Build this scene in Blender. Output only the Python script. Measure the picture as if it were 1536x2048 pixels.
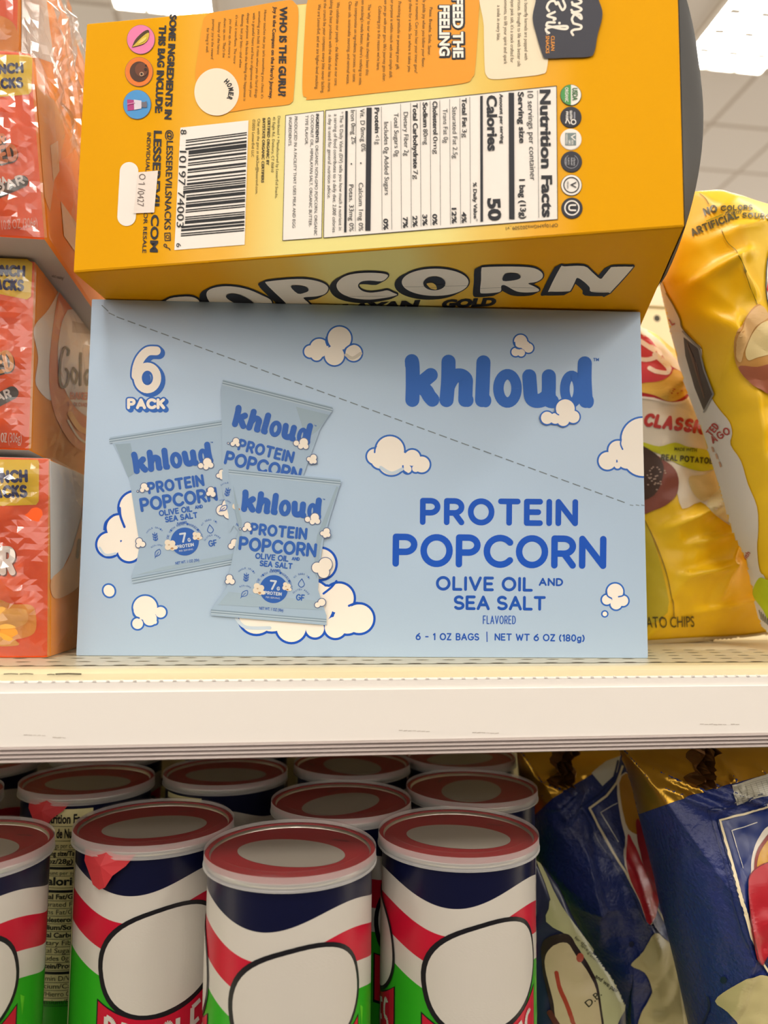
import bpy, bmesh, math, random
from mathutils import Vector, Matrix, noise
from mathutils.bvhtree import BVHTree
from mathutils.geometry import tessellate_polygon, intersect_line_plane

random.seed(7)
for _o in list(bpy.data.objects):
    bpy.data.objects.remove(_o)
SC = bpy.context.scene
COL = SC.collection
R = math.radians

# ------------------------------------------------------------------ camera
FPX, CX, CY = 1538.0, 768.0, 1024.0           # focal length in pixels of the 1536 x 2048 frame
PITCH, ROLL, HEAD = R(5.1825), R(0.48333), R(-7.55)
CAM = Vector((0, 0, 1.5))                     # eye height in metres
_c, _s = math.cos(PITCH), math.sin(PITCH)
_ri, _up, _fw = Vector((1, 0, 0)), Vector((0, -_s, _c)), Vector((0, _c, _s))
_cr, _sr = math.cos(ROLL), math.sin(ROLL)
_ri, _up = _cr * _ri + _sr * _up, -_sr * _ri + _cr * _up
_H = Matrix.Rotation(HEAD, 3, 'Z')
RI, UP, FW = _H @ _ri, _H @ _up, _H @ _fw
cam = bpy.data.cameras.new('camera')
camo = bpy.data.objects.new('camera', cam)
COL.objects.link(camo)
_m = Matrix((RI, UP, -FW)).transposed().to_4x4()
_m.translation = CAM
camo.matrix_world = _m
cam.sensor_fit = 'VERTICAL'
cam.sensor_height = 36.0
cam.lens = FPX / 2048 * 36.0
cam.clip_start = 0.02
cam.clip_end = 100
cam.dof.use_dof = True
cam.dof.focus_distance = 0.378
cam.dof.aperture_fstop = 8.0
SC.camera = camo

# ------------------------------------------------------------------ light and exposure
SC.view_settings.view_transform = 'Standard'
SC.view_settings.look = 'None'
SC.view_settings.gamma = 1.0
SC.view_settings.use_curve_mapping = False
SC.view_settings.exposure = 0.0
LAMP = 40.5                                    # radiance of the ceiling troffers
world = bpy.data.worlds.new('store_air')
SC.world = world
world.use_nodes = True
_bg = world.node_tree.nodes['Background']
_bg.inputs[0].default_value = (1.0, 0.93, 0.84, 1)
_bg.inputs[1].default_value = 2.35
SC.cycles.max_bounces = 10
SC.cycles.transparent_max_bounces = 24


# ------------------------------------------------------------------ materials
def lin(h):
    h = h.lstrip('#')
    out = []
    for i in (0, 2, 4):
        c = int(h[i:i + 2], 16) / 255
        out.append(c / 12.92 if c <= .04045 else ((c + .055) / 1.055) ** 2.4)
    return tuple(out) + (1,)


_M = {}


def M(h, rough=.5, metal=0.0, coat=0.0, spec=.35, bump=0.0, bscale=300.0):
    key = (h, rough, metal, coat, spec, bump, bscale)
    if key in _M:
        return _M[key]
    m = bpy.data.materials.new('print_' + h.lstrip('#'))
    m.use_nodes = True
    nt = m.node_tree
    b = nt.nodes['Principled BSDF']
    b.inputs['Base Color'].default_value = lin(h)
    b.inputs['Roughness'].default_value = rough
    b.inputs['Metallic'].default_value = metal
    b.inputs['Coat Weight'].default_value = coat
    b.inputs['Coat Roughness'].default_value = .25
    b.inputs['Specular IOR Level'].default_value = spec
    if bump:
        tc = nt.nodes.new('ShaderNodeTexCoord')
        n = nt.nodes.new('ShaderNodeTexNoise')
        n.inputs['Scale'].default_value = bscale
        n.inputs['Detail'].default_value = 4
        bp = nt.nodes.new('ShaderNodeBump')
        bp.inputs['Strength'].default_value = bump
        bp.inputs['Distance'].default_value = .002
        nt.links.new(tc.outputs['Object'], n.inputs['Vector'])
        nt.links.new(n.outputs['Fac'], bp.inputs['Height'])
        nt.links.new(bp.outputs['Normal'], b.inputs['Normal'])
    _M[key] = m
    return m


def tint_material(name, rough=.45, coat=.15):
    """Ink whose colour is stored on the printed sheet (a printed colour blend)."""
    m = bpy.data.materials.new(name)
    m.use_nodes = True
    nt = m.node_tree
    b = nt.nodes['Principled BSDF']
    a = nt.nodes.new('ShaderNodeAttribute')
    a.attribute_name = 'ink'
    nt.links.new(a.outputs['Color'], b.inputs['Base Color'])
    b.inputs['Roughness'].default_value = rough
    b.inputs['Coat Weight'].default_value = coat
    b.inputs['Coat Roughness'].default_value = .3
    b.inputs['Specular IOR Level'].default_value = .08
    return m


def film_material(name, base=.05, tint=(1, 1, 1, 1), rough=.12, gain=.55, milk=.02):
    m = bpy.data.materials.new(name)
    m.use_nodes = True
    nt = m.node_tree
    nt.nodes.clear()
    out = nt.nodes.new('ShaderNodeOutputMaterial')
    tr = nt.nodes.new('ShaderNodeBsdfTransparent')
    tr.inputs[0].default_value = tint
    gl = nt.nodes.new('ShaderNodeBsdfGlossy')
    gl.inputs['Roughness'].default_value = rough
    df = nt.nodes.new('ShaderNodeBsdfDiffuse')
    df.inputs[0].default_value = (.9, .88, .86, 1)
    lw = nt.nodes.new('ShaderNodeLayerWeight')
    lw.inputs['Blend'].default_value = .35
    ma = nt.nodes.new('ShaderNodeMath')
    ma.operation = 'MULTIPLY_ADD'
    ma.inputs[1].default_value = gain
    ma.inputs[2].default_value = base
    ma.use_clamp = True
    mx = nt.nodes.new('ShaderNodeMixShader')
    mx2 = nt.nodes.new('ShaderNodeMixShader')
    mx2.inputs[0].default_value = milk
    nt.links.new(lw.outputs['Fresnel'], ma.inputs[0])
    nt.links.new(ma.outputs[0], mx.inputs[0])
    nt.links.new(tr.outputs[0], mx.inputs[1])
    nt.links.new(gl.outputs[0], mx.inputs[2])
    nt.links.new(mx.outputs[0], mx2.inputs[1])
    nt.links.new(df.outputs[0], mx2.inputs[2])
    nt.links.new(mx2.outputs[0], out.inputs[0])
    return m


def emit_material(name, col, strength):
    m = bpy.data.materials.new(name)
    m.use_nodes = True
    nt = m.node_tree
    nt.nodes.clear()
    out = nt.nodes.new('ShaderNodeOutputMaterial')
    e = nt.nodes.new('ShaderNodeEmission')
    e.inputs[0].default_value = col
    e.inputs[1].default_value = strength
    nt.links.new(e.outputs[0], out.inputs[0])
    return m


# ------------------------------------------------------------------ objects
def obj(name, verts, faces, mats, parent=None, idx=None, smooth=False):
    me = bpy.data.meshes.new(name)
    me.from_pydata([tuple(v) for v in verts], [], faces)
    if not isinstance(mats, (list, tuple)):
        mats = [mats]
    for m in mats:
        me.materials.append(m)
    if idx:
        me.polygons.foreach_set('material_index', idx)
    if smooth:
        me.polygons.foreach_set('use_smooth', [True] * len(faces))
    me.update()
    o = bpy.data.objects.new(name, me)
    COL.objects.link(o)
    if parent is not None:
        o.parent = parent
        o.matrix_parent_inverse = PW.get(parent, Matrix()).inverted()
    return o


PW = {}


def thing(name, label, cat, loc=(0, 0, 0), rotz=0.0, group=None):
    o = bpy.data.objects.new(name, None)
    COL.objects.link(o)
    o.empty_display_size = .02
    o.location = loc
    o.rotation_euler = (0, 0, rotz)
    PW[o] = Matrix.Translation(loc) @ Matrix.Rotation(rotz, 4, 'Z')
    o['label'] = label
    o['category'] = cat
    if group:
        o['group'] = group
    return o


def tag(o, label, cat, group=None):
    o['label'] = label
    o['category'] = cat
    if group:
        o['group'] = group
    return o


def structure(o):
    o['kind'] = 'structure'
    return o


def smooth_by_angle(o, ang=40):
    for p in o.data.polygons:
        p.use_smooth = True
    o.data.set_sharp_from_angle(angle=R(ang))


def hexa(name, c, mats, parent=None, bevel=.0008, idx=None, seg=2):
    """A carton or slab from 8 corners: c[0:4] bottom ring, c[4:8] top ring (front-left, front-right, back-right, back-left)."""
    f = [(0, 3, 2, 1), (4, 5, 6, 7), (0, 1, 5, 4), (1, 2, 6, 5), (2, 3, 7, 6), (3, 0, 4, 7)]
    o = obj(name, c, f, mats, parent, idx)
    if bevel:
        bm = bmesh.new()
        bm.from_mesh(o.data)
        bmesh.ops.bevel(bm, geom=list(bm.edges), offset=bevel, segments=seg, profile=.6, affect='EDGES')
        bm.to_mesh(o.data)
        bm.free()
        smooth_by_angle(o, 50)
    return o


def slab(name, lo, hi, mats, parent=None, bevel=.0):
    x0, y0, z0 = lo
    x1, y1, z1 = hi
    return hexa(name, [(x0, y0, z0), (x1, y0, z0), (x1, y1, z0), (x0, y1, z0), (x0, y0, z1), (x1, y0, z1), (x1, y1, z1), (x0, y1, z1)], mats, parent, bevel)


def extrude_x(name, prof, x0, x1, mat, parent=None, smooth=False):
    n = len(prof)
    v = [(x0, y, z) for y, z in prof] + [(x1, y, z) for y, z in prof]
    f = [(i, (i + 1) % n, n + (i + 1) % n, n + i) for i in range(n)]
    f += [tuple(reversed(range(n))), tuple(range(n, 2 * n))]
    o = obj(name, v, f, mat, parent)
    bm = bmesh.new()
    bm.from_mesh(o.data)
    bmesh.ops.recalc_face_normals(bm, faces=bm.faces)
    bm.to_mesh(o.data)
    bm.free()
    if smooth:
        smooth_by_angle(o, 35)
    return o


# ------------------------------------------------------------------ sight lines of the photograph -> places on real surfaces
def ray(x, y):
    return RI * ((x - CX) / FPX) - UP * ((y - CY) / FPX) + FW


def on_plane(x, y, p, n):
    d = ray(x, y)
    return CAM + d * ((p - CAM).dot(n) / d.dot(n))


def on_y(x, y, Y):
    return on_plane(x, y, Vector((0, Y, 0)), Vector((0, 1, 0)))


def on_z(x, y, Z):
    return on_plane(x, y, Vector((0, 0, Z)), Vector((0, 0, 1)))


def plane_map(p, n, step=.00012):
    p, n = Vector(p), Vector(n).normalized()

    def f(x, y, layer):
        return on_plane(x, y, p, n) + n * (step * (layer + 1))
    f.curved = False
    return f


def surf_map(bvh, off=.00045, step=.00022):
    def f(x, y, layer):
        h, n, i, d = bvh.ray_cast(CAM, ray(x, y).normalized())
        if h is None:
            return None
        if n.dot(h - CAM) > 0:
            n = -n
        return h + n * (off + step * layer)
    f.curved = True
    return f


# ------------------------------------------------------------------ single-line lettering
def arc(cx, cy, rx, ry, a0, a1, n=14):
    return [(cx + rx * math.cos(R(a0 + (a1 - a0) * i / n)), cy + ry * math.sin(R(a0 + (a1 - a0) * i / n))) for i in range(n + 1)]


GLY = {
    'A': (.74, [[(0, 0), (.37, 1), (.74, 0)], [(.13, .33), (.61, .33)]]),
    'B': (.58, [[(0, 0), (0, 1), (.3, 1)] + arc(.3, .76, .24, .24, 90, -90) + [(0, .52)], [(0, .52), (.32, .52)] + arc(.32, .26, .26, .26, 90, -90) + [(0, 0)]]),
    'C': (.72, [arc(.42, .5, .42, .5, 42, 318, 24)]),
    'D': (.66, [[(0, 0), (0, 1), (.22, 1)] + arc(.22, .5, .44, .5, 90, -90, 20) + [(0, 0)]]),
    'E': (.52, [[(.52, 1), (0, 1), (0, 0), (.52, 0)], [(0, .51), (.45, .51)]]),
    'F': (.52, [[(.52, 1), (0, 1), (0, 0)], [(0, .5), (.45, .5)]]),
    'G': (.76, [arc(.42, .5, .42, .5, 45, 345, 24) + [(.82, .46), (.5, .46)]]),
    'H': (.64, [[(0, 0), (0, 1)], [(.64, 0), (.64, 1)], [(0, .5), (.64, .5)]]),
    'I': (.0, [[(0, 0), (0, 1)]]),
    'K': (.58, [[(0, 0), (0, 1)], [(.56, 1), (.02, .45)], [(.2, .58), (.58, 0)]]),
    'L': (.5, [[(0, 1), (0, 0), (.5, 0)]]),
    'M': (.8, [[(0, 0), (0, 1), (.4, .3), (.8, 1), (.8, 0)]]),
    'N': (.66, [[(0, 0), (0, 1), (.66, 0), (.66, 1)]]),
    'O': (.82, [arc(.41, .5, .41, .5, 0, 360, 30)]),
    'P': (.58, [[(0, 0), (0, 1), (.3, 1)] + arc(.3, .72, .28, .28, 90, -90) + [(0, .44)]]),
    'R': (.58, [[(0, 0), (0, 1), (.3, 1)] + arc(.3, .72, .28, .28, 90, -90) + [(0, .44)], [(.3, .44), (.58, 0)]]),
    'S': (.6, [arc(.3, .745, .27, .255, 35, 270, 14) + arc(.3, .245, .3, .245, 90, -145, 14)]),
    'T': (.66, [[(0, 1), (.66, 1)], [(.33, 1), (.33, 0)]]),
    'U': (.64, [[(0, 1), (0, .32)] + arc(.32, .32, .32, .32, 180, 360) + [(.64, 1)]]),
    'V': (.7, [[(0, 1), (.35, 0), (.7, 1)]]),
    'W': (1.0, [[(0, 1), (.25, 0), (.5, .85), (.75, 0), (1, 1)]]),
    'X': (.64, [[(0, 0), (.64, 1)], [(0, 1), (.64, 0)]]),
    'Y': (.66, [[(0, 1), (.33, .48), (.66, 1)], [(.33, .48), (.33, 0)]]),
    'Z': (.56, [[(0, 1), (.56, 1), (0, 0), (.56, 0)]]),
    '0': (.58, [arc(.29, .5, .29, .5, 0, 360, 24)]),
    '1': (.2, [[(0, .82), (.2, 1), (.2, 0)]]),
    '6': (.62, [[(.5, 1)] + arc(.66, .31, .66, .62, 118, 180, 8) + arc(.31, .31, .31, .31, 180, 540, 22)]),
    '7': (.54, [[(0, 1), (.54, 1), (.2, 0)]]),
    '8': (.56, [arc(.28, .745, .24, .255, 0, 360, 20), arc(.28, .245, .28, .245, 0, 360, 20)]),
    '-': (.36, [[(0, .48), (.36, .48)]]),
    '|': (.0, [[(0, -.12), (0, 1.1)]]),
    '(': (.2, [arc(.5, .45, .5, .66, 130, 230)]),
    ')': (.2, [arc(-.3, .45, .5, .66, 50, -50)]),
    'g': (.5, [arc(.25, .32, .25, .32, 0, 360, 20), [(.5, .64), (.5, -.05)] + arc(.25, -.05, .25, .22, 0, -140)]),
    '.': (.0, [[(0, 0), (0, .01)]]),
    '?': (.5, [arc(.25, .75, .25, .25, 160, -60) + [(.25, .45), (.25, .3)], [(.25, 0), (.25, .01)]]),
    '@': (.9, [arc(.45, .4, .2, .22, 0, 360), [(.65, .6), (.66, .25)] + arc(.78, .28, .12, .1, 200, 340) + arc(.45, .42, .46, .5, -10, 300)]),
}

_TXT = {}
_fcurve = bpy.data.curves.new('lettering', 'FONT')
_fobj = bpy.data.objects.new('lettering', _fcurve)
COL.objects.link(_fobj)


def glyph_mesh(s, bold, shear=0.0):
    key = (s, bold, shear)
    if key in _TXT:
        return _TXT[key]
    _fcurve.body = s
    _fcurve.size = 1.0
    _fcurve.offset = .018 * bold
    _fcurve.shear = shear
    _fcurve.resolution_u = 3
    bpy.context.view_layer.update()
    dg = bpy.context.evaluated_depsgraph_get()
    ev = _fobj.evaluated_get(dg)
    me = ev.to_mesh()
    v = [(p.co.x, p.co.y) for p in me.vertices]
    f = [tuple(p.vertices) for p in me.polygons]
    ev.to_mesh_clear()
    _TXT[key] = (v, f)
    return v, f


_hv = glyph_mesh('H', 0)[0]
CAP = max(y for x, y in _hv) - min(y for x, y in _hv)


class Art:
    """Flat printed artwork, gathered as polygons over the photograph's frame and laid on a real surface by build()."""

    def __init__(self):
        self.polys = []          # (points, material, layer)
        self.a = (1, 0, 0, 0, 1, 0)
        self.mat_kw = dict(rough=.5)
        self.clip = None         # (nx, ny, d): keep nx*x+ny*y<=d
        self.base = 0

    def crop(self, k, ox, oy):
        self.a = (1 / k, 0, ox, 0, 1 / k, oy)
        return self

    def affine(self, a):
        self.a = a
        return self

    def px(self, p):
        a = self.a
        return (a[0] * p[0] + a[1] * p[1] + a[2], a[3] * p[0] + a[4] * p[1] + a[5])

    def k(self):
        a = self.a
        return math.sqrt(abs(a[0] * a[4] - a[1] * a[3]))

    def _add(self, q, h, L):
        if self.clip:
            nx, ny, d = self.clip
            out = []
            for i in range(len(q)):
                p, r = q[i], q[(i + 1) % len(q)]
                dp, dr = nx * p[0] + ny * p[1] - d, nx * r[0] + ny * r[1] - d
                if dp <= 0:
                    out.append(p)
                if dp * dr < 0:
                    t = dp / (dp - dr)
                    out.append((p[0] + t * (r[0] - p[0]), p[1] + t * (r[1] - p[1])))
            q = out
        if len(q) >= 3:
            self.polys.append((q, h if not isinstance(h, str) else M(h, **self.mat_kw), L + self.base))

    def poly(self, pts, h, L=0, convex=False):
        q = [self.px(p) for p in pts]
        if convex or len(q) <= 3:
            self._add(q, h, L)
            return
        for t in tessellate_polygon([[Vector((x, y, 0)) for x, y in q]]):
            self._add([q[i] for i in t], h, L)

    def rect(self, x0, y0, x1, y1, h, L=0):
        self.poly([(x0, y0), (x1, y0), (x1, y1), (x0, y1)], h, L, True)

    def ell(self, cx, cy, rx, ry, h, L=0, rot=0, n=36):
        c, s = math.cos(R(rot)), math.sin(R(rot))
        pts = []
        for i in range(n):
            t = 2 * math.pi * i / n
            x, y = rx * math.cos(t), ry * math.sin(t)
            pts.append((cx + x * c - y * s, cy + x * s + y * c))
        self.poly(pts, h, L, True)

    def stroke(self, pts, w, h, L=0, cap=True):
        q = [self.px(p) for p in pts]
        hw = w * self.k() / 2
        nseg = 10 if hw > 4 else 6
        p = [q[0]]
        for v in q[1:]:
            if math.dist(v, p[-1]) > 1e-4:
                p.append(v)
        if len(p) < 2:
            self._disc(p[0], hw, nseg, h, L)
            return
        closed = len(p) > 3 and math.dist(p[0], p[-1]) < 1e-3
        if closed:
            p.pop()
        N = len(p)
        S = N if closed else N - 1
        nr = []
        for i in range(S):
            (x0, y0), (x1, y1) = p[i], p[(i + 1) % N]
            d = math.hypot(x1 - x0, y1 - y0)
            nr.append((-(y1 - y0) / d, (x1 - x0) / d))
        start, end = list(nr), list(nr)          # offset directions at each segment's two ends
        for i in range(N):
            a_, b_ = (i - 1, i)
            if not closed and (i == 0 or i == N - 1):
                if cap:
                    self._disc(p[i], hw, nseg, h, L)
                continue
            n0, n1 = nr[a_ % S], nr[b_ % S]
            dt = n0[0] * n1[0] + n0[1] * n1[1]
            if dt > .8:
                m = (n0[0] + n1[0], n0[1] + n1[1])
                k = 2 / (m[0] ** 2 + m[1] ** 2)
                m = (m[0] * k, m[1] * k)
                end[a_ % S] = start[b_ % S] = m
            else:
                self._disc(p[i], hw, nseg, h, L)
        for i in range(S):
            (x0, y0), (x1, y1) = p[i], p[(i + 1) % N]
            u, v = start[i], end[i]
            self._add([(x0 + u[0] * hw, y0 + u[1] * hw), (x1 + v[0] * hw, y1 + v[1] * hw), (x1 - v[0] * hw, y1 - v[1] * hw), (x0 - u[0] * hw, y0 - u[1] * hw)], h, L)

    def _disc(self, c, hw, nseg, h, L):
        self._add([(c[0] + hw * math.cos(math.pi * j / nseg), c[1] + hw * math.sin(math.pi * j / nseg)) for j in range(2 * nseg)], h, L)

    def smooth(self, pts, w, h, L=0, n=6, closed=False):
        self.stroke(spline(pts, n, closed), w, h, L)

    def cloud(self, circles, w=4, L=0, fill='#F6E9D4', line='#1450A8', shade=None):
        for c in circles:
            self.ell(c[0], c[1], c[2] + w / 2, (c[3] if len(c) > 3 else c[2]) + w / 2, line, L)
        for c in circles:
            self.ell(c[0], c[1], c[2] - w / 2, (c[3] if len(c) > 3 else c[2]) - w / 2, fill, L + 1)

    def stext(self, s, p0, p1, h, w, col, L=0, shear=0.0, gap=.30, space=.42):
        """Round-ended single-line capitals whose outer edges run from p0 to p1 along the base line."""
        x = 0
        items = []
        for ch in s:
            if ch == ' ':
                x += space
                continue
            g = GLY[ch]
            items.append((x, g))
            x += g[0] + gap
        x -= gap
        dx, dy = p1[0] - p0[0], p1[1] - p0[1]
        D = math.hypot(dx, dy)
        ux, uy = dx / D, dy / D
        vx, vy = uy, -ux
        sx = (D - w) / x
        sy = h - w
        for ox, g in items:
            for st in g[1]:
                pts = []
                for gx, gy in st:
                    a = w / 2 + sx * (ox + gx) + shear * sy * gy
                    b = w / 2 + sy * gy
                    pts.append((p0[0] + ux * a + vx * b, p0[1] + uy * a + vy * b))
                self.stroke(pts, w, col, L)

    def text(self, s, p0, p1, h, col, L=0, bold=0, shear=0.0):
        """Sans lettering with cap height h, base line from p0 to p1."""
        v, f = glyph_mesh(s, bold, shear)
        if not v:
            return
        x0 = min(p[0] for p in v)
        x1 = max(p[0] for p in v)
        dx, dy = p1[0] - p0[0], p1[1] - p0[1]
        D = math.hypot(dx, dy)
        ux, uy = dx / D, dy / D
        vx, vy = uy, -ux
        kx, ky = D / (x1 - x0), h / CAP
        q = [self.px((p0[0] + ux * (a - x0) * kx + vx * b * ky, p0[1] + uy * (a - x0) * kx + vy * b * ky)) for a, b in v]
        m = col if not isinstance(col, str) else M(col, **self.mat_kw)
        if self.clip:
            for t in f:
                self._add([q[i] for i in t], m, L)
        else:
            self.polys.append((q, m, L + self.base, f))

    def build(self, name, parent, mapper, edge=7.0, label=None):
        vs, fs, idx, mats = [], [], [], []
        for pi_, e in enumerate(self.polys):
            q, m, L = e[0], e[1], e[2] + (pi_ % 61) * .0135
            if m not in mats:
                mats.append(m)
            mi = mats.index(m)
            if not mapper.curved:
                b = len(vs)
                vs += [mapper(x, y, L) for x, y in q]
                for t in (e[3] if len(e) > 3 else [tuple(range(len(q)))]):
                    fs.append(tuple(b + i for i in t))
                    idx.append(mi)
                continue
            tris = []
            for t in (e[3] if len(e) > 3 else [tuple(range(len(q)))]):
                for i in range(1, len(t) - 1):
                    tris.append((q[t[0]], q[t[i]], q[t[i + 1]]))
            cache = {}

            def put(p):
                kx = (round(p[0], 2), round(p[1], 2))
                if kx not in cache:
                    w = mapper(p[0], p[1], L)
                    cache[kx] = None if w is None else len(vs)
                    if w is not None:
                        vs.append(w)
                return cache[kx]
            while tris:
                a, b2, c = tris.pop()
                ls = [math.dist(a, b2), math.dist(b2, c), math.dist(c, a)]
                k = ls.index(max(ls))
                if ls[k] > edge:
                    p = (a, b2, c)
                    i, j, o2 = p[k], p[(k + 1) % 3], p[(k + 2) % 3]
                    md = ((i[0] + j[0]) / 2, (i[1] + j[1]) / 2)
                    tris += [(i, md, o2), (md, j, o2)]
                    continue
                ii = [put(a), put(b2), put(c)]
                if None in ii or len(set(ii)) < 3:
                    continue
                w = [vs[i] for i in ii]
                if max((w[0] - w[1]).length, (w[1] - w[2]).length, (w[2] - w[0]).length) > .03:
                    continue
                fs.append(tuple(ii))
                idx.append(mi)
        if not fs:
            return None
        o = obj(name, vs, fs, mats, parent, idx, smooth=mapper.curved)
        if label:
            o['label'] = label
        return o


def spline(pts, n=6, closed=False):
    out = []
    N = len(pts)
    for i in range(N if closed else N - 1):
        p = [pts[(i + j) % N] if closed else pts[min(max(i + j, 0), N - 1)] for j in (-1, 0, 1, 2)]
        for s in range(n):
            t = s / n
            out.append(tuple(.5 * (2 * p[1][c] + (p[2][c] - p[0][c]) * t + (2 * p[0][c] - 5 * p[1][c] + 4 * p[2][c] - p[3][c]) * t * t
                                   + (3 * p[1][c] - p[0][c] - 3 * p[2][c] + p[3][c]) * t ** 3) for c in (0, 1)))
    if not closed:
        out.append(tuple(pts[-1]))
    return out


def tint_grid(name, parent, fpos, fcol, nu, nv, mat):
    vs = [fpos(i / nu, j / nv) for j in range(nv + 1) for i in range(nu + 1)]
    cs = [fcol(i / nu, j / nv) for j in range(nv + 1) for i in range(nu + 1)]
    fs = [(j * (nu + 1) + i, j * (nu + 1) + i + 1, (j + 1) * (nu + 1) + i + 1, (j + 1) * (nu + 1) + i) for j in range(nv) for i in range(nu)]
    o = obj(name, vs, fs, mat, parent, smooth=True)
    a = o.data.color_attributes.new('ink', 'FLOAT_COLOR', 'POINT')
    a.data.foreach_set('color', [c for col in cs for c in col])
    return o


def mixc(a, b, t):
    t = min(1, max(0, t))
    return tuple(x + (y - x) * t for x, y in zip(a, b))


# ================================================================== STORE: ceiling, floor, shelving
CEIL = 5.0
TILE = .61
TX, TY = -1.0885, 4.594                       # a corner of the tile grid


def ceiling_material():
    m = bpy.data.materials.new('ceiling_tiles')
    m.use_nodes = True
    nt = m.node_tree
    b = nt.nodes['Principled BSDF']
    b.inputs['Roughness'].default_value = .9
    tc = nt.nodes.new('ShaderNodeTexCoord')
    sep = nt.nodes.new('ShaderNodeSeparateXYZ')
    nt.links.new(tc.outputs['Object'], sep.inputs[0])
    outs = []
    for ax, off in (('X', TX), ('Y', TY)):
        s = nt.nodes.new('ShaderNodeMath')
        s.operation = 'SUBTRACT'
        s.inputs[1].default_value = off - TILE * 40 - TILE / 2
        nt.links.new(sep.outputs[ax], s.inputs[0])
        d = nt.nodes.new('ShaderNodeMath')
        d.operation = 'MODULO'
        d.inputs[1].default_value = TILE
        nt.links.new(s.outputs[0], d.inputs[0])
        e = nt.nodes.new('ShaderNodeMath')
        e.operation = 'SUBTRACT'
        e.inputs[1].default_value = TILE / 2
        nt.links.new(d.outputs[0], e.inputs[0])
        g = nt.nodes.new('ShaderNodeMath')
        g.operation = 'ABSOLUTE'
        nt.links.new(e.outputs[0], g.inputs[0])
        l = nt.nodes.new('ShaderNodeMath')
        l.operation = 'LESS_THAN'
        l.inputs[1].default_value = .016
        nt.links.new(g.outputs[0], l.inputs[0])
        outs.append(l)
    mx = nt.nodes.new('ShaderNodeMath')
    mx.operation = 'MAXIMUM'
    nt.links.new(outs[0].outputs[0], mx.inputs[0])
    nt.links.new(outs[1].outputs[0], mx.inputs[1])
    cr = nt.nodes.new('ShaderNodeMix')
    cr.data_type = 'RGBA'
    cr.inputs['A'].default_value = lin('#F7EDE0')
    cr.inputs['B'].default_value = lin('#CFBFAC')
    nt.links.new(mx.outputs[0], cr.inputs['Factor'])
    nt.links.new(cr.outputs['Result'], b.inputs['Base Color'])
    return m


structure(obj('ceiling', [(-13, -12, CEIL), (13, -12, CEIL), (13, 12, CEIL), (-13, 12, CEIL)], [(0, 3, 2, 1)], ceiling_material()))
structure(obj('floor', [(-13, -12, 0), (13, -12, 0), (13, 12, 0), (-13, 12, 0)], [(0, 1, 2, 3)], M('#5C554C', rough=.3)))

LENS = emit_material('lit_lens', (1.0, .945, .86, 1), LAMP)
LOUVRE = M('#E9E2D4', rough=.35)
FRAME = M('#F2EBDD', rough=.4)


def ceiling_light(name, label):
    t = thing(name, label, 'ceiling light', (0, 0, CEIL), 0, 'recessed ceiling lights over the aisle')
    w, l, z = TILE, 2 * TILE, CEIL
    fv, ff = [], []

    def bx(x0, y0, z0, x1, y1, z1):
        b = len(fv)
        fv.extend([(x0, y0, z0), (x1, y0, z0), (x1, y1, z0), (x0, y1, z0), (x0, y0, z1), (x1, y0, z1), (x1, y1, z1), (x0, y1, z1)])
        ff.extend([tuple(b + i for i in q) for q in ((0, 3, 2, 1), (4, 5, 6, 7), (0, 1, 5, 4), (1, 2, 6, 5), (2, 3, 7, 6), (3, 0, 4, 7))])
    e = .022
    bx(0, 0, z - .03, e, l, z - .001)
    bx(w - e, 0, z - .03, w, l, z - .001)
    bx(e, 0, z - .03, w - e, e, z - .001)
    bx(e, l - e, z - .03, w - e, l, z - .001)
    obj('frame', fv, ff, FRAME, t)
    obj('lens', [(e, e, z - .012), (w - e, e, z - .012), (w - e, l - e, z - .012), (e, l - e, z - .012)], [(0, 3, 2, 1)], LENS, t)
    fv, ff = [], []
    for k in (1, 2):
        x = w * k / 3
        bx(x - .012, e, z - .03, x + .012, l - e, z - .013)
    for k in range(1, 7):
        y = l * k / 7
        for a in range(3):
            x = w * (a + .5) / 3
            bx(x - .045, y - .028, z - .024, x + .045, y + .028, z - .02)
    obj('louvre', fv, ff, LOUVRE, t)
    return t


def place(t, x, y):
    t.location = (x, y, CEIL)


def dup(root, loc, rotz=0.0, label=None):
    r = root.copy()
    COL.objects.link(r)
    r.location = loc
    r.rotation_euler = (0, 0, rotz)
    if label:
        r['label'] = label
    for ch in list(root.children):
        c = ch.copy()
        COL.objects.link(c)
        c.parent = r
        for g in list(ch.children):
            d = g.copy()
            COL.objects.link(d)
            d.parent = c
    return r


_l0 = ceiling_light('ceiling_light', 'bright ceiling light above the top edge of the yellow popcorn carton')
for ch in _l0.children:
    ch.matrix_parent_inverse = Matrix.Identity(4)
    for v in ch.data.vertices:
        v.co.z -= CEIL
place(_l0, TX, TY - 2 * TILE)
dup(_l0, (TX + 6 * TILE, TY - 2 * TILE, CEIL), 0, 'bright ceiling light over the yellow chip bag, beside the bulging carton end')
for iy in range(-4, 1):  # further rows out of view, added and spaced to shape the shelf lighting
    for ix in range(-3, 4):
        if iy == 0 and ix in (0, 1):
            continue
        dup(_l0, (TX + 6 * TILE * ix, TY - 2 * TILE + 5 * TILE * iy, CEIL), 0, 'ceiling light added in rows above the aisle for its light on the shelf, outside the picture')

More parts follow.
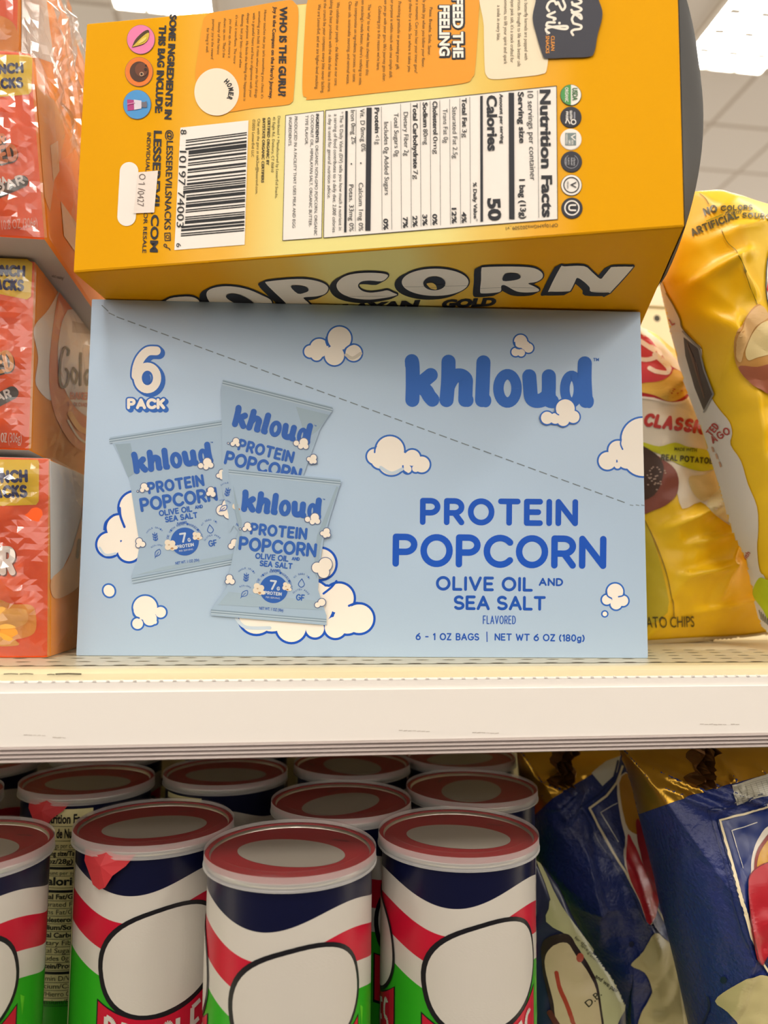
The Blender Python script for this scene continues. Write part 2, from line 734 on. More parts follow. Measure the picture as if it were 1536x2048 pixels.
# the shelf: perforated deck, rolled front edge, price channel
ZS = 1.4622                                   # shelf top
YF = 0.33881                                    # front of the shelf
YB = 0.69275                                     # back panel
X0, X1 = -.75, .95
CREAM = M('#D6CCAE', rough=.32, spec=.5)
shelf = thing('store_shelf', 'cream metal shelf under the blue popcorn box with white price strip', 'shelf', (0, YF, ZS))
deck = slab('deck', (X0, YF + .016, ZS - .0015), (X1, YB, ZS), CREAM, shelf)
prof = [(YF + .018, ZS), (YF + .0085, ZS), (YF + .0055, ZS - .0004), (YF + .0035, ZS - .0018), (YF + .0028, ZS - .0042), (YF + .004, ZS - .036), (YF + .018, ZS - .036)]
extrude_x('rolled_edge', prof, X0, X1, M('#E6D9B0', rough=.3, spec=.5), shelf, smooth=True)
sv, sf = [], []
SLOT = M('#75694F', rough=.7)
SLOTL = M('#B9A983', rough=.5)
for r_, (yy, off) in enumerate(((YF + .019, 0.0), (YF + .035, .0066), (YF + .051, 0.0), (YF + .067, .0066), (YF + .083, 0))):
    x = -.36 + off
    while x < .62:
        b = len(sv)
        for i in range(8):
            t = 2 * math.pi * i / 8
            rx = .0036 * (1 if i % 4 == 0 else .8)
            sv.append((x + rx * math.cos(t), yy + .0013 * math.sin(t), ZS + .00012))
        sf.append(tuple(range(b, b + 8)))
        x += .0132
obj('deck_slot', sv, sf, SLOT, shelf)
WHITE = M('#F4EEE8', rough=.28, spec=.5, coat=.2)
zt, zi, zb = 1.4578, 1.4315, 1.4255
prof = [(YF + .0025, zt), (YF + .0012, zt - .0006), (YF + .0012, zt - .0045), (YF, zt - .0048), (YF, zi), (YF + .0025, zi), (YF + .0025, zt - .001)]
ch = extrude_x('price_channel', prof, X0, X1, WHITE, shelf)
tv, tf = [], []
x = -.36
while x < .62:
    b = len(tv)
    for dx, dz in ((-.0009, 0), (-.0005, .0009), (.0005, .0009), (.0009, 0)):
        tv += [(x + dx, YF + .0012, zt - .0008 + dz), (x + dx, YF + .003, zt - .0008 + dz)]
    for i in range(3):
        tf.append((b + 2 * i, b + 2 * i + 2, b + 2 * i + 3, b + 2 * i + 1))
    tf.append((b, b + 2, b + 4, b + 6))
    x += .00545
obj('channel_teeth', tv, tf, WHITE, ch)
prof = [(YF + .0005, zi)]
for k in range(4):
    z = zi - .0003 - k * .0017
    prof += [(YF - .0010, z), (YF - .0012, z - .0006), (YF + .0003, z - .0012)]
prof += [(YF + .0008, zb), (YF + .004, zb), (YF + .004, zi)]
extrude_x('channel_lip', prof, X0, X1, M('#B3A6A2', rough=.3, spec=.5), shelf)
for x, y, l in ((48, 1470, 50), (106, 1475, 34), (798, 1461, 70), (945, 1465, 60), (1400, 1448, 60), (1462, 1449, 25)):
    sc = Art()
    sc.mat_kw = dict(rough=.6)
    for k in range(max(1, l // 9)):
        sc.stroke([(x + 9 * k, y + random.uniform(-.6, .6) + .03 * 9 * k), (x + 9 * k + min(l, 7), y + random.uniform(-.6, .6) + .03 * 9 * k)], random.uniform(.8, 1.8), '#BFB5AC')
    sc.build('scuff_mark', ch, plane_map((0, YF, 0), (0, -1, 0)))
sc = Art()
for x, y, l in ((8, 1348, 28), (40, 1348, 26), (95, 1349, 14), (112, 1348, 50)):
    sc.stroke([(x, y), (x + l * .5, y - .8), (x + l, y)], 2.6 if l > 40 else 1.6, '#4A4438')
sc.build('paint_chip', shelf, plane_map((0, YF + .0026, 0), (0, -1, 0)))


def pegboard_material():
    m = bpy.data.materials.new('pegboard')
    m.use_nodes = True
    nt = m.node_tree
    b = nt.nodes['Principled BSDF']
    b.inputs['Roughness'].default_value = .5
    tc = nt.nodes.new('ShaderNodeTexCoord')
    sep = nt.nodes.new('ShaderNodeSeparateXYZ')
    nt.links.new(tc.outputs['Object'], sep.inputs[0])
    sq = []
    P = on_y(1315, 636, YB)
    for ax, off in (('X', P.x), ('Z', P.z)):
        s = nt.nodes.new('ShaderNodeMath')
        s.operation = 'SUBTRACT'
        s.inputs[1].default_value = off - .0254 * 80.5
        nt.links.new(sep.outputs[ax], s.inputs[0])
        d = nt.nodes.new('ShaderNodeMath')
        d.operation = 'MODULO'
        d.inputs[1].default_value = .0254
        nt.links.new(s.outputs[0], d.inputs[0])
        e = nt.nodes.new('ShaderNodeMath')
        e.operation = 'SUBTRACT'
        e.inputs[1].default_value = .0127
        nt.links.new(d.outputs[0], e.inputs[0])
        g = nt.nodes.new('ShaderNodeMath')
        g.operation = 'MULTIPLY'
        nt.links.new(e.outputs[0], g.inputs[0])
        nt.links.new(e.outputs[0], g.inputs[1])
        sq.append(g)
    ad = nt.nodes.new('ShaderNodeMath')
    nt.links.new(sq[0].outputs[0], ad.inputs[0])
    nt.links.new(sq[1].outputs[0], ad.inputs[1])
    lt = nt.nodes.new('ShaderNodeMath')
    lt.operation = 'LESS_THAN'
    lt.inputs[1].default_value = .0034 ** 2
    nt.links.new(ad.outputs[0], lt.inputs[0])
    cr = nt.nodes.new('ShaderNodeMix')
    cr.data_type = 'RGBA'
    cr.inputs['A'].default_value = lin('#EBDDB4')
    cr.inputs['B'].default_value = lin('#3A301E')
    nt.links.new(lt.outputs[0], cr.inputs['Factor'])
    nt.links.new(cr.outputs['Result'], b.inputs['Base Color'])
    return m


back = thing('shelf_back_panel', 'cream pegboard back panel of the shelving behind the chip bags', 'panel', (0, YB, 0))
zr = on_y(1300, 615, YB).z
slab('pegboard', (X0, YB + .001, .1), (X1, YB + .012, zr), pegboard_material(), back)
slab('top_rail', (X0, YB - .002, zr + .0012), (X1, YB + .012, 1.816), M('#F3E9CB', rough=.35), back, bevel=.0008)
lower = thing('lower_shelf', 'lower shelf carrying the snack cans and the dark blue bags', 'shelf', (0, .2, 1.116))
slab('lower_deck', (X0, .25, 1.1), (X1, YB, 1.1185), CREAM, lower)

opp = thing('light_blocking_shelving', 'tall shelving added across the aisle behind the camera to block low light, outside the picture', 'shelf', (0, -1.7, 0))  # unseen unit, added to keep low light from reaching under the shelf
slab('back_panel', (-8, -2.12, 0), (8, -2.1, 1.8), M('#5A5044', rough=.5), opp)
slab('base', (-8, -2.1, 0), (8, -1.5, .16), M('#4A443C', rough=.5), opp)
for zz in (.5, .85, 1.2, 1.55):
    slab('shelf_board', (-8, -2.1, zz), (8, -1.6, zz + .04), M('#6A6050', rough=.5), opp)

# ================================================================== BLUE POPCORN BOX
BW, BH = 0.28741, 0.18187
bp = Vector((0.04326, 0.38866, ZS))              # middle of its front bottom edge
ba = R(-5.183)
bu = Vector((math.cos(ba), math.sin(ba), 0))
bn = Vector((math.sin(ba), -math.cos(ba), 0))  # outward normal of the front
blue = thing('popcorn_box', 'pale blue carton printed with clouds and three snack bags, standing on the upper shelf', 'box', bp)
BLUE = '#B4CBE4'
c = [bp - bu * BW / 2, bp + bu * BW / 2, bp + bu * BW / 2 - bn * .13, bp - bu * BW / 2 - bn * .13]
c = c + [p + Vector((0, 0, BH)) for p in c]
hexa('carton', c, M(BLUE, rough=.42, coat=.1, bump=.02, bscale=900), blue, bevel=.0009)
bmap = plane_map(bp, bn, .00006)
INK = '#2B69C4'
INKD = '#1050B2'
DEEP = '#0050BE'
CREAMY = '#F7EFE4'
# the box is clipped along its right edge where a cloud runs over it
EDGE = (1, -.0230, 1296.2 - .0230 * 1317)

CL = {
    'A': ((2.477, 140, 580), 8, [(1335, 240, 62), (1235, 288, 50), (1190, 305, 34), (1310, 325, 52), (1405, 312, 44), (1222, 322, 32)]),
    'B': ((2.477, 700, 600), 9, [(198, 745, 74), (122, 775, 42), (205, 800, 72), (308, 782, 44), (355, 815, 44), (285, 838, 24), (325, 835, 22), (150, 790, 50), (255, 800, 50)]),
    'C': ((2.477, 700, 600), 7, [(845, 205, 36), (884, 238, 27), (820, 258, 24), (848, 262, 22), (868, 225, 26)]),
    'D': ((2.477, 700, 600), 7, [(1065, 540, 50), (975, 585, 34), (1105, 580, 34), (1055, 595, 34), (1015, 588, 30)]),
    'E': ((2.477, 700, 600), 9, [(1450, 690, 110), (1450, 775, 102), (1327, 745, 52), (1275, 797, 48), (1325, 820, 20), (1370, 790, 50)]),
    'F': ((2.477, 700, 600), 8, [(1313, 1445, 44), (1272, 1485, 28), (1352, 1490, 30), (1318, 1505, 32)]),
    'G': ((2.327, 140, 900), 8, [(350, 735, 60), (422, 755, 29), (315, 808, 29), (372, 785, 36), (395, 800, 14)]),
    'I': ((2.327, 140, 900), 11, [(305, 270, 80), (230, 362, 64), (182, 440, 60), (275, 465, 58), (320, 390, 90)]),
    'J': ((2.327, 140, 900), 11, [(1165, 530, 76), (1252, 690, 74), (1345, 785, 72), (1235, 825, 55), (1140, 830, 48), (1030, 825, 74), (868, 775, 86), (1110, 720, 120), (1190, 690, 60), (1000, 740, 110), (1290, 790, 70), (940, 750, 100)]),
}
for kkey, (cr, w, circ) in CL.items():
    a = Art()
    a.crop(*cr)
    a.base = 0 if kkey != 'D' else 8
    if kkey == 'E':
        a.clip = EDGE
    a.cloud(circ, w, 0, CREAMY, INK if kkey not in 'IJ' else DEEP)
    if kkey == 'F':
        a.cloud([(1262, 1555, 15)], 7, 0, CREAMY, INK)
    if kkey == 'E':
        a.smooth([(1343, 690), (1340, 715), (1350, 740)], 7, INK, 2)
    if kkey == 'I':
        a.smooth([(232, 270), (236, 310), (254, 358)], 11, DEEP, 2)
        a.smooth([(160, 370), (168, 335), (205, 302)], 10, DEEP, 2)
        a.smooth([(138, 455), (165, 488), (212, 482)], 11, '#C9D8E6', 2)
    if kkey == 'J':
        a.smooth([(1180, 668), (1215, 640), (1240, 610)], 10, DEEP, 2)
        a.smooth([(1298, 725), (1330, 712), (1345, 714)], 10, DEEP, 2)
        a.smooth([(775, 785), (820, 825), (930, 828)], 16, '#C9D8E6', 2)
    if kkey == 'A':
        a.smooth([(1275, 275), (1268, 255), (1270, 235)], 8, INK, 2)
        a.smooth([(1365, 290), (1385, 275), (1405, 268)], 8, INK, 2)
        a.smooth([(1368, 322), (1400, 338), (1440, 315)], 16, '#DAD2C4', 2)
    if kkey == 'B':
        a.smooth([(262, 822), (264, 845), (282, 858)], 8, INK, 2)
        a.smooth([(122, 755), (124, 735), (130, 725)], 8, INK, 2)
        a.smooth([(152, 830), (205, 858), (258, 838)], 16, '#C9D8E6', 2)
    if kkey == 'C':
        a.smooth([(815, 210), (820, 235), (832, 242)], 6, INK, 2)
    if kkey == 'D':
        a.smooth([(1015, 540), (1018, 560), (1032, 570)], 6, INK, 2)
    if kkey == 'F':
        a.smooth([(1270, 1440), (1275, 1465), (1295, 1478)], 7, INK, 2)
        a.smooth([(1330, 1470), (1350, 1465), (1358, 1455)], 7, INK, 2)
    if kkey == 'G':
        a.smooth([(292, 740), (298, 770), (322, 782)], 8, INK, 2)
    a.build('cloud_print', blue, bmap)
a = Art().crop(2.327, 140, 900)
a.ell(182, 655, 33, 36, INK, 0, -30)
a.ell(182, 655, 25, 28, CREAMY, 1, -30)
a.build('cloud_print', blue, bmap)


def khloud(a, col, L):
    W = 70
    for st in (
        [(306, 303), (310, 330), (311, 420), (309, 495)], [(312, 432), (350, 412), (400, 372)], [(335, 420), (375, 448), (392, 475), (408, 494)],
        [(488, 306), (486, 400), (478, 496)], [(484, 430), (510, 385), (545, 374), (572, 392), (573, 430), (571, 495)],
        [(661, 309), (658, 400), (654, 496)],
        [(888, 378), (892, 430), (897, 478), (915, 498), (950, 496), (985, 470)], [(985, 378), (985, 430), (984, 490), (1000, 502)],
        [(1163, 314), (1162, 400), (1168, 500)],
    ):
        a.smooth(st, W, col, L, 5)
    a.stroke(arc(780, 438, 45, 70, 0, 360, 30), 52, col, L)
    a.stroke(arc(1098, 442, 34, 68, 0, 360, 30), 48, col, L)
    a.ell(296, 318, 24, 34, col, L)
    a.ell(582, 496, 30, 34, col, L)
    a.ell(672, 498, 28, 34, col, L)
    a.ell(880, 378, 24, 34, col, L)
    a.ell(1184, 502, 24, 34, col, L)
    a.ell(1156, 316, 26, 32, col, L)
    a.text('TM', (1205, 303), (1233, 303), 15, col, L, 1)


a = Art().crop(2.477, 700, 600)
khloud(a, INK, 0)
a.build('brand_lettering', blue, bmap, label='large blue rounded brand word')
a = Art().crop(2.477, 700, 600)
a.stext('PROTEIN', (346, 1114), (1129, 1121), 134, 28, DEEP, 0, gap=.36)
a.stext('POPCORN', (210, 1321), (1269, 1333), 164, 32, DEEP, 0, gap=.30)
a.build('product_lettering', blue, bmap, label='blue rounded capitals reading protein popcorn')
a = Art().crop(2.477, 700, 600)
a.stext('OLIVE OIL', (425, 1439), (905, 1445), 72, 14, INKD, 0, gap=.32)
a.stext('AND', (935, 1416), (1055, 1418), 40, 8.5, INKD, 0, gap=.32)
a.stext('SEA SALT', (512, 1535), (969, 1539), 72, 14, INKD, 0, gap=.28)
a.stext('FLAVORED', (658, 1605), (821, 1606), 42, 4.5, INKD, 0, gap=.4)
a.build('flavour_lettering', blue, bmap)
a = Art().crop(2.477, 700, 600)
a.stext('6 - 1 OZ BAGS', (325, 1685), (640, 1687), 36, 6.4, INKD, 0, gap=.3, space=.6)
a.stroke([(678, 1645), (679, 1692)], 5, INKD, 0)
a.stext('NET WT 6 OZ (180g)', (716, 1687), (1162, 1693), 36, 6.4, INKD, 0, gap=.3, space=.5)
a.build('weight_lettering', blue, bmap)

a = Art().crop(2.477, 140, 580)
six = [(428, 302), (385, 305), (350, 340), (332, 385), (328, 425)]
for dx, dy, w, col, L in ((0, 0, 62, INK, 0), (7, 6, 62, INK, 0), (13, 11, 60, INK, 0), (0, 0, 44, CREAMY, 2)):
    ww = w
    a.smooth([(x + dx, y + dy) for x, y in six], ww, col, L)
    a.stroke(arc(384 + dx, 436 + dy, 48, 56, 0, 360, 28), ww - 4, col, L)
a.ell(380, 440, 20, 28, INK, 3)
for dx, dy, w, col, L in ((0, 0, 30, INK, 0), (5, 5, 30, INK, 0), (10, 9, 30, INK, 0), (0, 0, 15, CREAMY, 2)):
    g = (w - 15) / 2
    a.stext('PACK', (283 - g + dx, 591 + g + dy), (472 + g + dx, 591 + g + dy), 54 + 2 * g, w, col, L, gap=.34)
a.build('pack_badge', blue, bmap, label='cream number six over the word pack, outlined in blue')

a = Art()
pts = [(204, 611), (216, 622)], [(218, 626), (229, 631)]
for s in pts:
    a.stroke(s, 1.8, '#7A8794')
x0_, y0_, x1_, y1_ = 234, 634, 1257, 1008
n = 46
for i in range(n):
    t0, t1 = i / n, (i + .62) / n
    a.stroke([(x0_ + (x1_ - x0_) * t0, y0_ + (y1_ - y0_) * t0), (x0_ + (x1_ - x0_) * t1, y0_ + (y1_ - y0_) * t1)], 2.0, '#76828E')
for xa in (1260, 1272, 1283):
    a.stroke([(xa, 1010), (xa + 6, 1011)], 1.6, '#8593A0')
a.build('tear_line', blue, bmap, label='dashed tear perforation')


def bag_art(a, cx, cy, ang, wm=1.0):
    """Lettering and badge of a printed snack bag; (cx, cy) is the middle of its brand word, in the photograph's frame."""
    c_, s_ = math.cos(R(ang)), math.sin(R(ang))

    def at(sc, ox, oy):    # local px of the upright bag, scale sc about the word's middle
        return (sc * c_, -sc * s_, cx + c_ * ox - s_ * oy, sc * s_, sc * c_, cy + s_ * ox + c_ * oy)
    BI = '#2B5FB4'
    k = .172
    a.affine(at(k, -740 * k, -405 * k))
    khloud(a, BI, 2)
    a.affine(at(1, 0, 0))
    a.stext('PROTEIN', (-58, 65), (56, 65), 24, 5.2, BI, 2, gap=.36)
    a.stext('POPCORN', (-78, 98), (78, 98), 28, 5.8, BI, 2, gap=.3)
    a.stext('OLIVE OIL', (-43, 112), (24, 112), 12, 2.5, BI, 2)
    a.stext('AND', (30, 108), (46, 108), 7, 1.6, BI, 2)
    a.stext('SEA SALT', (-33, 126), (33, 126), 12, 2.5, BI, 2)
    a.stext('FLAVORED', (-10, 134), (10, 134), 5, .8, BI, 2)
    a.ell(0, 169, 28, 28, BI, 2)
    a.stext('7', (-9, 171), (5, 171), 20, 3.8, '#C8D4E2', 4)
    a.stext('G', (6, 171), (12, 171), 8, 1.8, '#C8D4E2', 4)
    a.stext('PROTEIN', (-17, 181), (17, 181), 7, 1.5, '#C8D4E2', 4, gap=.36)
    a.text('PER SERVING', (-14, 188), (14, 188), 3.4, '#C8D4E2', 4)
    for i, ch_ in enumerate('MADE WITH REAL INGREDIENTS'):
        t = -172 + i * 6.6
        if ch_ != ' ':
            a.text(ch_, (33 * math.cos(R(t)) - 1.6 * math.sin(R(-t)) * 0 - 1.7 * math.cos(R(t + 90)), 169 + 33 * math.sin(R(t)) - 1.7 * math.sin(R(t + 90))),
                   (33 * math.cos(R(t)) + 1.7 * math.cos(R(t + 90)), 169 + 33 * math.sin(R(t)) + 1.7 * math.sin(R(t + 90))), 4.4, BI, 2)
    a.text('NET WT. 1 OZ (30g)', (-25, 212), (23, 212), 5.4, BI, 2, 1)
    a.stext('GF', (46, 187), (63, 187), 13, 2.2, BI, 2)
    for word, wx, wy in (('WHOLE GRAIN', -57, 151), ('NON-GMO', -57, 186), ('NO SEED OIL', 54, 152), ('GLUTEN FREE', 55, 183)):
        n_ = len(word)
        for i, ch_ in enumerate(word):
            t = -90 + (i - (n_ - 1) / 2) * 11
            r_ = 17
            if ch_ != ' ':
                a.text(ch_, (wx + r_ * math.cos(R(t)) - 1.2 * math.cos(R(t + 90)), wy + r_ * math.sin(R(t)) - 1.2 * math.sin(R(t + 90))),
                       (wx + r_ * math.cos(R(t)) + 1.2 * math.cos(R(t + 90)), wy + r_ * math.sin(R(t)) + 1.2 * math.sin(R(t + 90))), 3.2, BI, 2)
    a.stroke([(-57, 142), (-57, 159)], 1.2, BI, 2)      # wheat
    for yy in (144, 149, 154):
        a.stroke([(-57, yy + 4), (-61.5, yy), (-61, yy + 3), (-57, yy + 5)], 1.1, BI, 2)
        a.stroke([(-57, yy + 4), (-52.5, yy), (-53, yy + 3), (-57, yy + 5)], 1.1, BI, 2)
    a.smooth([(-63, 190), (-61, 181), (-52, 177), (-52, 186), (-60, 190)], 1.3, BI, 2)  # leaf
    a.stroke([(-64, 193), (-55, 182)], 1.1, BI, 2)
    a.smooth([(54, 143), (48, 154), (54, 160), (60, 154), (54, 143)], 1.4, BI, 2)   # drop
    for ox, oy, sc in ((-29, 172, 1), (26, 162, .75)):      # popped kernels
        for dx, dy, r_ in ((-5, -6, 6), (4, -3, 6), (-6, 3, 6), (3, 5, 6), (9, 6, 4)):
            a.ell(ox + dx * sc, oy + dy * sc, r_ * sc, r_ * sc, '#E9DCC8', 4)
        a.ell(ox + 2 * sc, oy + 7 * sc, 3 * sc, 2 * sc, '#B98A62', 5)
        a.ell(ox - 3 * sc, oy - 1 * sc, 2 * sc, 1.5 * sc, '#C9AE92', 5)
    FC = '#F3E9DC'
    for circ in ([(68, 19, 9), (54, 24, 6), (74, 26, 6), (64, 28, 6)], [(-64, 48, 7), (-59, 54, 4.5), (-69, 55, 5)],
                 [(94, 44, 7), (86, 49, 5), (98, 51, 5), (92, 53, 5)], [(-78, 56, 2)],
                 [(98, 110, 14), (82, 118, 11), (96, 126, 12)], [(-90, 155, 7), (-84, 162, 6), (-93, 163, 5)], [(98, 186, 8), (90, 192, 6)]):
        a.cloud(circ, 1.6, 3, FC, '#5B6C94')


def pic_bag(corner_px, seals, cx, cy, ang, base, hide=None, shade=()):
    a = Art()
    a.base = base
    body = '#A2B9D0'
    a.poly(corner_px, body, 0)
    for p, q, w in seals:
        for k in range(4):
            f = (k + .5) / 4
            ox, oy = w[0] * f, w[1] * f
            a.stroke([(p[0] + ox, p[1] + oy), (q[0] + ox, q[1] + oy)], 2.2, '#7F95A8' if k % 2 == 0 else '#B3C6D6', 1)
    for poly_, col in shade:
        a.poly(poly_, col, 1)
    return a, (cx, cy, ang)


def C4(L):
    return [(140 + x / 2.327, 900 + y / 2.327) for x, y in L]


def C3(L):
    return [(140 + x / 2.477, 580 + y / 2.477) for x, y in L]


# left bag, then the one behind, then the front one
left_out = C3([(197, 730), (770, 640)]) + C4([(770, 330), (800, 440), (833, 488), (835, 515), (292, 622), (287, 590), (310, 525), (325, 440), (303, 300), (280, 150), (225, 20)])
pl = C3([(197, 738), (764, 650)])
pb_ = C4([(290, 596), (833, 494)])
a, k = pic_bag(left_out, [(pl[0], pl[1], (1, 9)), (pb_[0], pb_[1], (1, 9))], 345, 916, -8.5, 5,
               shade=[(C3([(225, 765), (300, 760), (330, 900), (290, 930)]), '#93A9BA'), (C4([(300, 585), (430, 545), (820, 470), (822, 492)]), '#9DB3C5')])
bag_art(a, *k)
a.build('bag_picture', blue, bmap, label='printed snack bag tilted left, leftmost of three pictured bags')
back_out = C3([(760, 445), (1300, 580), (1292, 612), (1240, 690), (1200, 800), (1152, 930)]) + C4([(1000, 300), (790, 420), (783, 375), (762, 352), (744, 388), (738, 300), (712, 200), (708, 95)]) + C3([(758, 905), (752, 640), (748, 500)])
pt = C3([(760, 450), (1300, 585)])
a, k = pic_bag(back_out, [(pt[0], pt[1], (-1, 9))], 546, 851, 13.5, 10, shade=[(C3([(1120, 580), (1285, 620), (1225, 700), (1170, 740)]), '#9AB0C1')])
bag_art(a, *k)
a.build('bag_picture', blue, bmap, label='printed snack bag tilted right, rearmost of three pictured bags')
front_out = C4([(740, 85), (1260, 138), (1255, 168), (1215, 300), (1180, 420), (1160, 560), (1155, 650), (1178, 720), (1194, 770), (1194, 815), (655, 770), (665, 735),
                (730, 640), (745, 560), (775, 420), (790, 370), (770, 280), (742, 130)])
pt = C4([(742, 92), (1258, 145)])
pb_ = C4([(660, 742), (1192, 786)])
a, k = pic_bag(front_out, [(pt[0], pt[1], (0, 9)), (pb_[0], pb_[1], (0, 9))], 564, 1010, 5.5, 15,
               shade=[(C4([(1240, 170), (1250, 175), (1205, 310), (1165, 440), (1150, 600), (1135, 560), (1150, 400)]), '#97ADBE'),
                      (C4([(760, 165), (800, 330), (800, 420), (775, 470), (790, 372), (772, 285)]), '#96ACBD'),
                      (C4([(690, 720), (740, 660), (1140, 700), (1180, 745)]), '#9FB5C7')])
bag_art(a, *k)
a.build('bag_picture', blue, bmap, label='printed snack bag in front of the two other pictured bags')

# ================================================================== YELLOW POPCORN CARTON (resting on the blue box, jutting out)
ZY = ZS + BH + .0003
ya = R(-10.6251) + HEAD
yx = Vector((math.cos(ya), math.sin(ya), 0))
yn = Vector((math.sin(ya), -math.cos(ya), 0))
yo = _H @ Vector((-.14749, .35184, 0)) + Vector((0, 0, ZY))
fl = on_plane(146, 550, yo, yn)
fr = on_plane(1369, 453, yo, yn)
tl = on_plane(173, 47, yo, yn)
tr = on_plane(1355, -63, yo, yn)
fl.z = max(fl.z, ZY)
fr.z = max(fr.z, ZY)
nb = (fr - fl).cross(-yn).normalized()
if nb.z > 0:
    nb = -nb
DEP = .16
br = fr - yn * DEP
bl = on_plane(204, 594, fl, nb)
bl = fl + (bl - fl).normalized() * DEP
bl.z = max(bl.z, ZY)
br.z = max(br.z, ZY)
yel = thing('popcorn_carton', 'yellow popcorn carton lying on top of the blue box, nutrition side facing out', 'box', (fl + fr) / 2)
YEL = '#E9A600'
YM = M(YEL, rough=.6, spec=.08)
GREY = M('#120F0E', rough=.7, spec=.3)
hexa('carton', [fl, fr, br, bl, tl, tr, tr - yn * DEP, tl + (bl - fl)], YM, yel, bevel=.0009)

# bulging grey end flap on the right
vs, fs = [], []
NU, NV = 10, 18
up_ = (tr - fr)
for th in (0, .0006):
    for j in range(NV + 1):
        v = j / NV
        g = math.sin(math.pi * min(1, v * .62 + .0)) ** .8
        for i in range(NU + 1):
            s = i / NU * .066
            b = (.44 * s - 1.3 * s * s) * g
            vs.append(fr + up_ * (v * .995 + .002) - yn * (s + .0012) + yx * (b + .0004 - th))
n1 = (NU + 1) * (NV + 1)
for j in range(NV):
    for i in range(NU):
        q = (j * (NU + 1) + i, j * (NU + 1) + i + 1, (j + 1) * (NU + 1) + i + 1, (j + 1) * (NU + 1) + i)
        fs.append(q)
        fs.append(tuple(n1 + t for t in reversed(q)))
obj('end_flap', vs, fs, GREY, yel, smooth=True)['label'] = 'dark grey bulging end flap'

PALE, ORG = lin('#EFE394')[:3], lin('#E9A600')[:3]


def ramp(x, stops):
    for (a_, ca), (b_, cb) in zip(stops, stops[1:]):
        if x <= b_:
            t = (x - a_) / (b_ - a_)
            t = min(1, max(0, t))
            t = t * t * (3 - 2 * t)
            return mixc(ca, cb, t)
    return stops[-1][1]


MID = lin('#F1B84A')[:3]
TINT = tint_material('blended_ink', .55, 0.0)


def ycol(u, v):
    x = u
    c_ = ramp(x, [(0, ORG), (.13, ORG), (.26, MID), (.40, PALE), (.62, PALE), (.72, lin('#EDC868')[:3]), (.80, lin('#F0B03A')[:3]), (.86, ORG), (1.0, ORG)])
    return tuple(c_) + (1,)


def bil(a_, b_, c_, d_, u, v):
    return (a_ * (1 - u) + b_ * u) * (1 - v) + (d_ * (1 - u) + c_ * u) * v


tint_grid('front_print', yel, lambda u, v: bil(fl, fr, tr, tl, .002 + .996 * u, .006 + .988 * v) + yn * .0001, ycol, 60, 12, TINT)


def bcol(u, v):
    c_ = ramp(u, [(0, ORG), (.22, ORG), (.36, lin('#EFC24E')[:3]), (.46, PALE), (.56, PALE), (.66, lin('#EFC24E')[:3]), (.78, ORG), (1, ORG)])
    return tuple(c_) + (1,)


tint_grid('side_print', yel, lambda u, v: bil(fl, fr, br, bl, .002 + .996 * u, .006 + .988 * v) + nb * .0001, bcol, 60, 12, TINT)
ymap = plane_map(fl + yn * .0002, yn)
umap = plane_map(fl + nb * .0002, nb)
BK = '#1E1F28'
WP = '#F5EEE6'


def Y2():
    return Art().crop(1.92, 600, 0)


def Y1():
    return Art().crop(2.954, 140, 0)


# nutrition panel
a = Y2()
pan = [(985, 331), (989, 843), (91, 914), (99, 425)]
a.poly(pan, WP, 0, True)
a.stroke(pan + pan[:1], 2.2, BK, 1)
T = a.text
T('Nutrition Facts', (922, 346), (931, 836), 38, BK, 2, 2)
a.stroke([(912, 350), (917, 838)], 1.6, BK, 2)
T('10 servings per container', (873, 352), (884, 695), 22, BK, 2)
T('Serving size', (837, 355), (843, 552), 21, BK, 2, 1.6)
T('1 bag (13g)', (842, 690), (847, 842), 21, BK, 2, 1.6)
a.poly([(801, 358), (822, 358), (824, 843), (803, 843)], BK, 2)
T('Amount per serving', (766, 362), (770, 553), 13, BK, 2, 1.6)
T('Calories', (718, 368), (722, 582), 36, BK, 2, 2)
T('50', (721, 763), (726, 850), 45, BK, 2, 2.4)
a.poly([(692, 371), (702, 370), (703, 852), (693, 853)], BK, 2)
T('% Daily Value*', (665, 702), (668, 852), 13, BK, 2, 1.6)
for yx_, y0, y1 in ((652, 375, 858), (614, 380, 860), (575, 384, 863), (537, 388, 866), (500, 390, 868), (462, 394, 871), (425, 398, 875), (387, 402, 879), (350, 468, 883), (313, 412, 885)):
    a.stroke([(yx_, y0), (yx_ + 3, y1)], 1.5, BK, 2)
for x, ya0, ya1, s1, yb0, yb1, s2, pc, pa, pb in (
        (622, 379, 490, 'Total Fat', 498, 530, '3g', '4%', 815, 858), (584, 0, 0, '', 412, 610, 'Saturated Fat 2.5g', '12%', 800, 860),
        (548, 0, 0, '', 420, 551, 'Trans Fat 0g', '', 0, 0), (510, 391, 518, 'Cholesterol', 526, 593, '0mg', '0%', 823, 866),
        (472, 395, 490, 'Sodium', 497, 557, '80mg', '3%', 825, 868), (434, 399, 648, 'Total Carbohydrate', 655, 690, '7g', '2%', 830, 873),
        (397, 0, 0, '', 432, 600, 'Dietary Fiber 2g', '7%', 835, 877), (360, 0, 0, '', 436, 603, 'Total Sugars 0g', '', 0, 0),
        (322, 0, 0, '', 470, 750, 'Includes 0g Added Sugars', '0%', 841, 884), (287, 415, 512, 'Protein', 520, 556, '<1g', '', 0, 0)):
    if s1:
        T(s1, (x, ya0), (x + 2, ya1), 17, BK, 2, 1.6)
    T(s2, (x + 1, yb0), (x + 4, yb1), 17, BK, 2)
    if pc:
        T(pc, (x - 1, pa), (x, pb), 17, BK, 2, 1.6)
a.poly([(256, 415), (276, 415), (271, 887), (251, 887)], BK, 2)
T('Vit. D 0mcg 0%', (231, 420), (236, 583), 17, BK, 2)
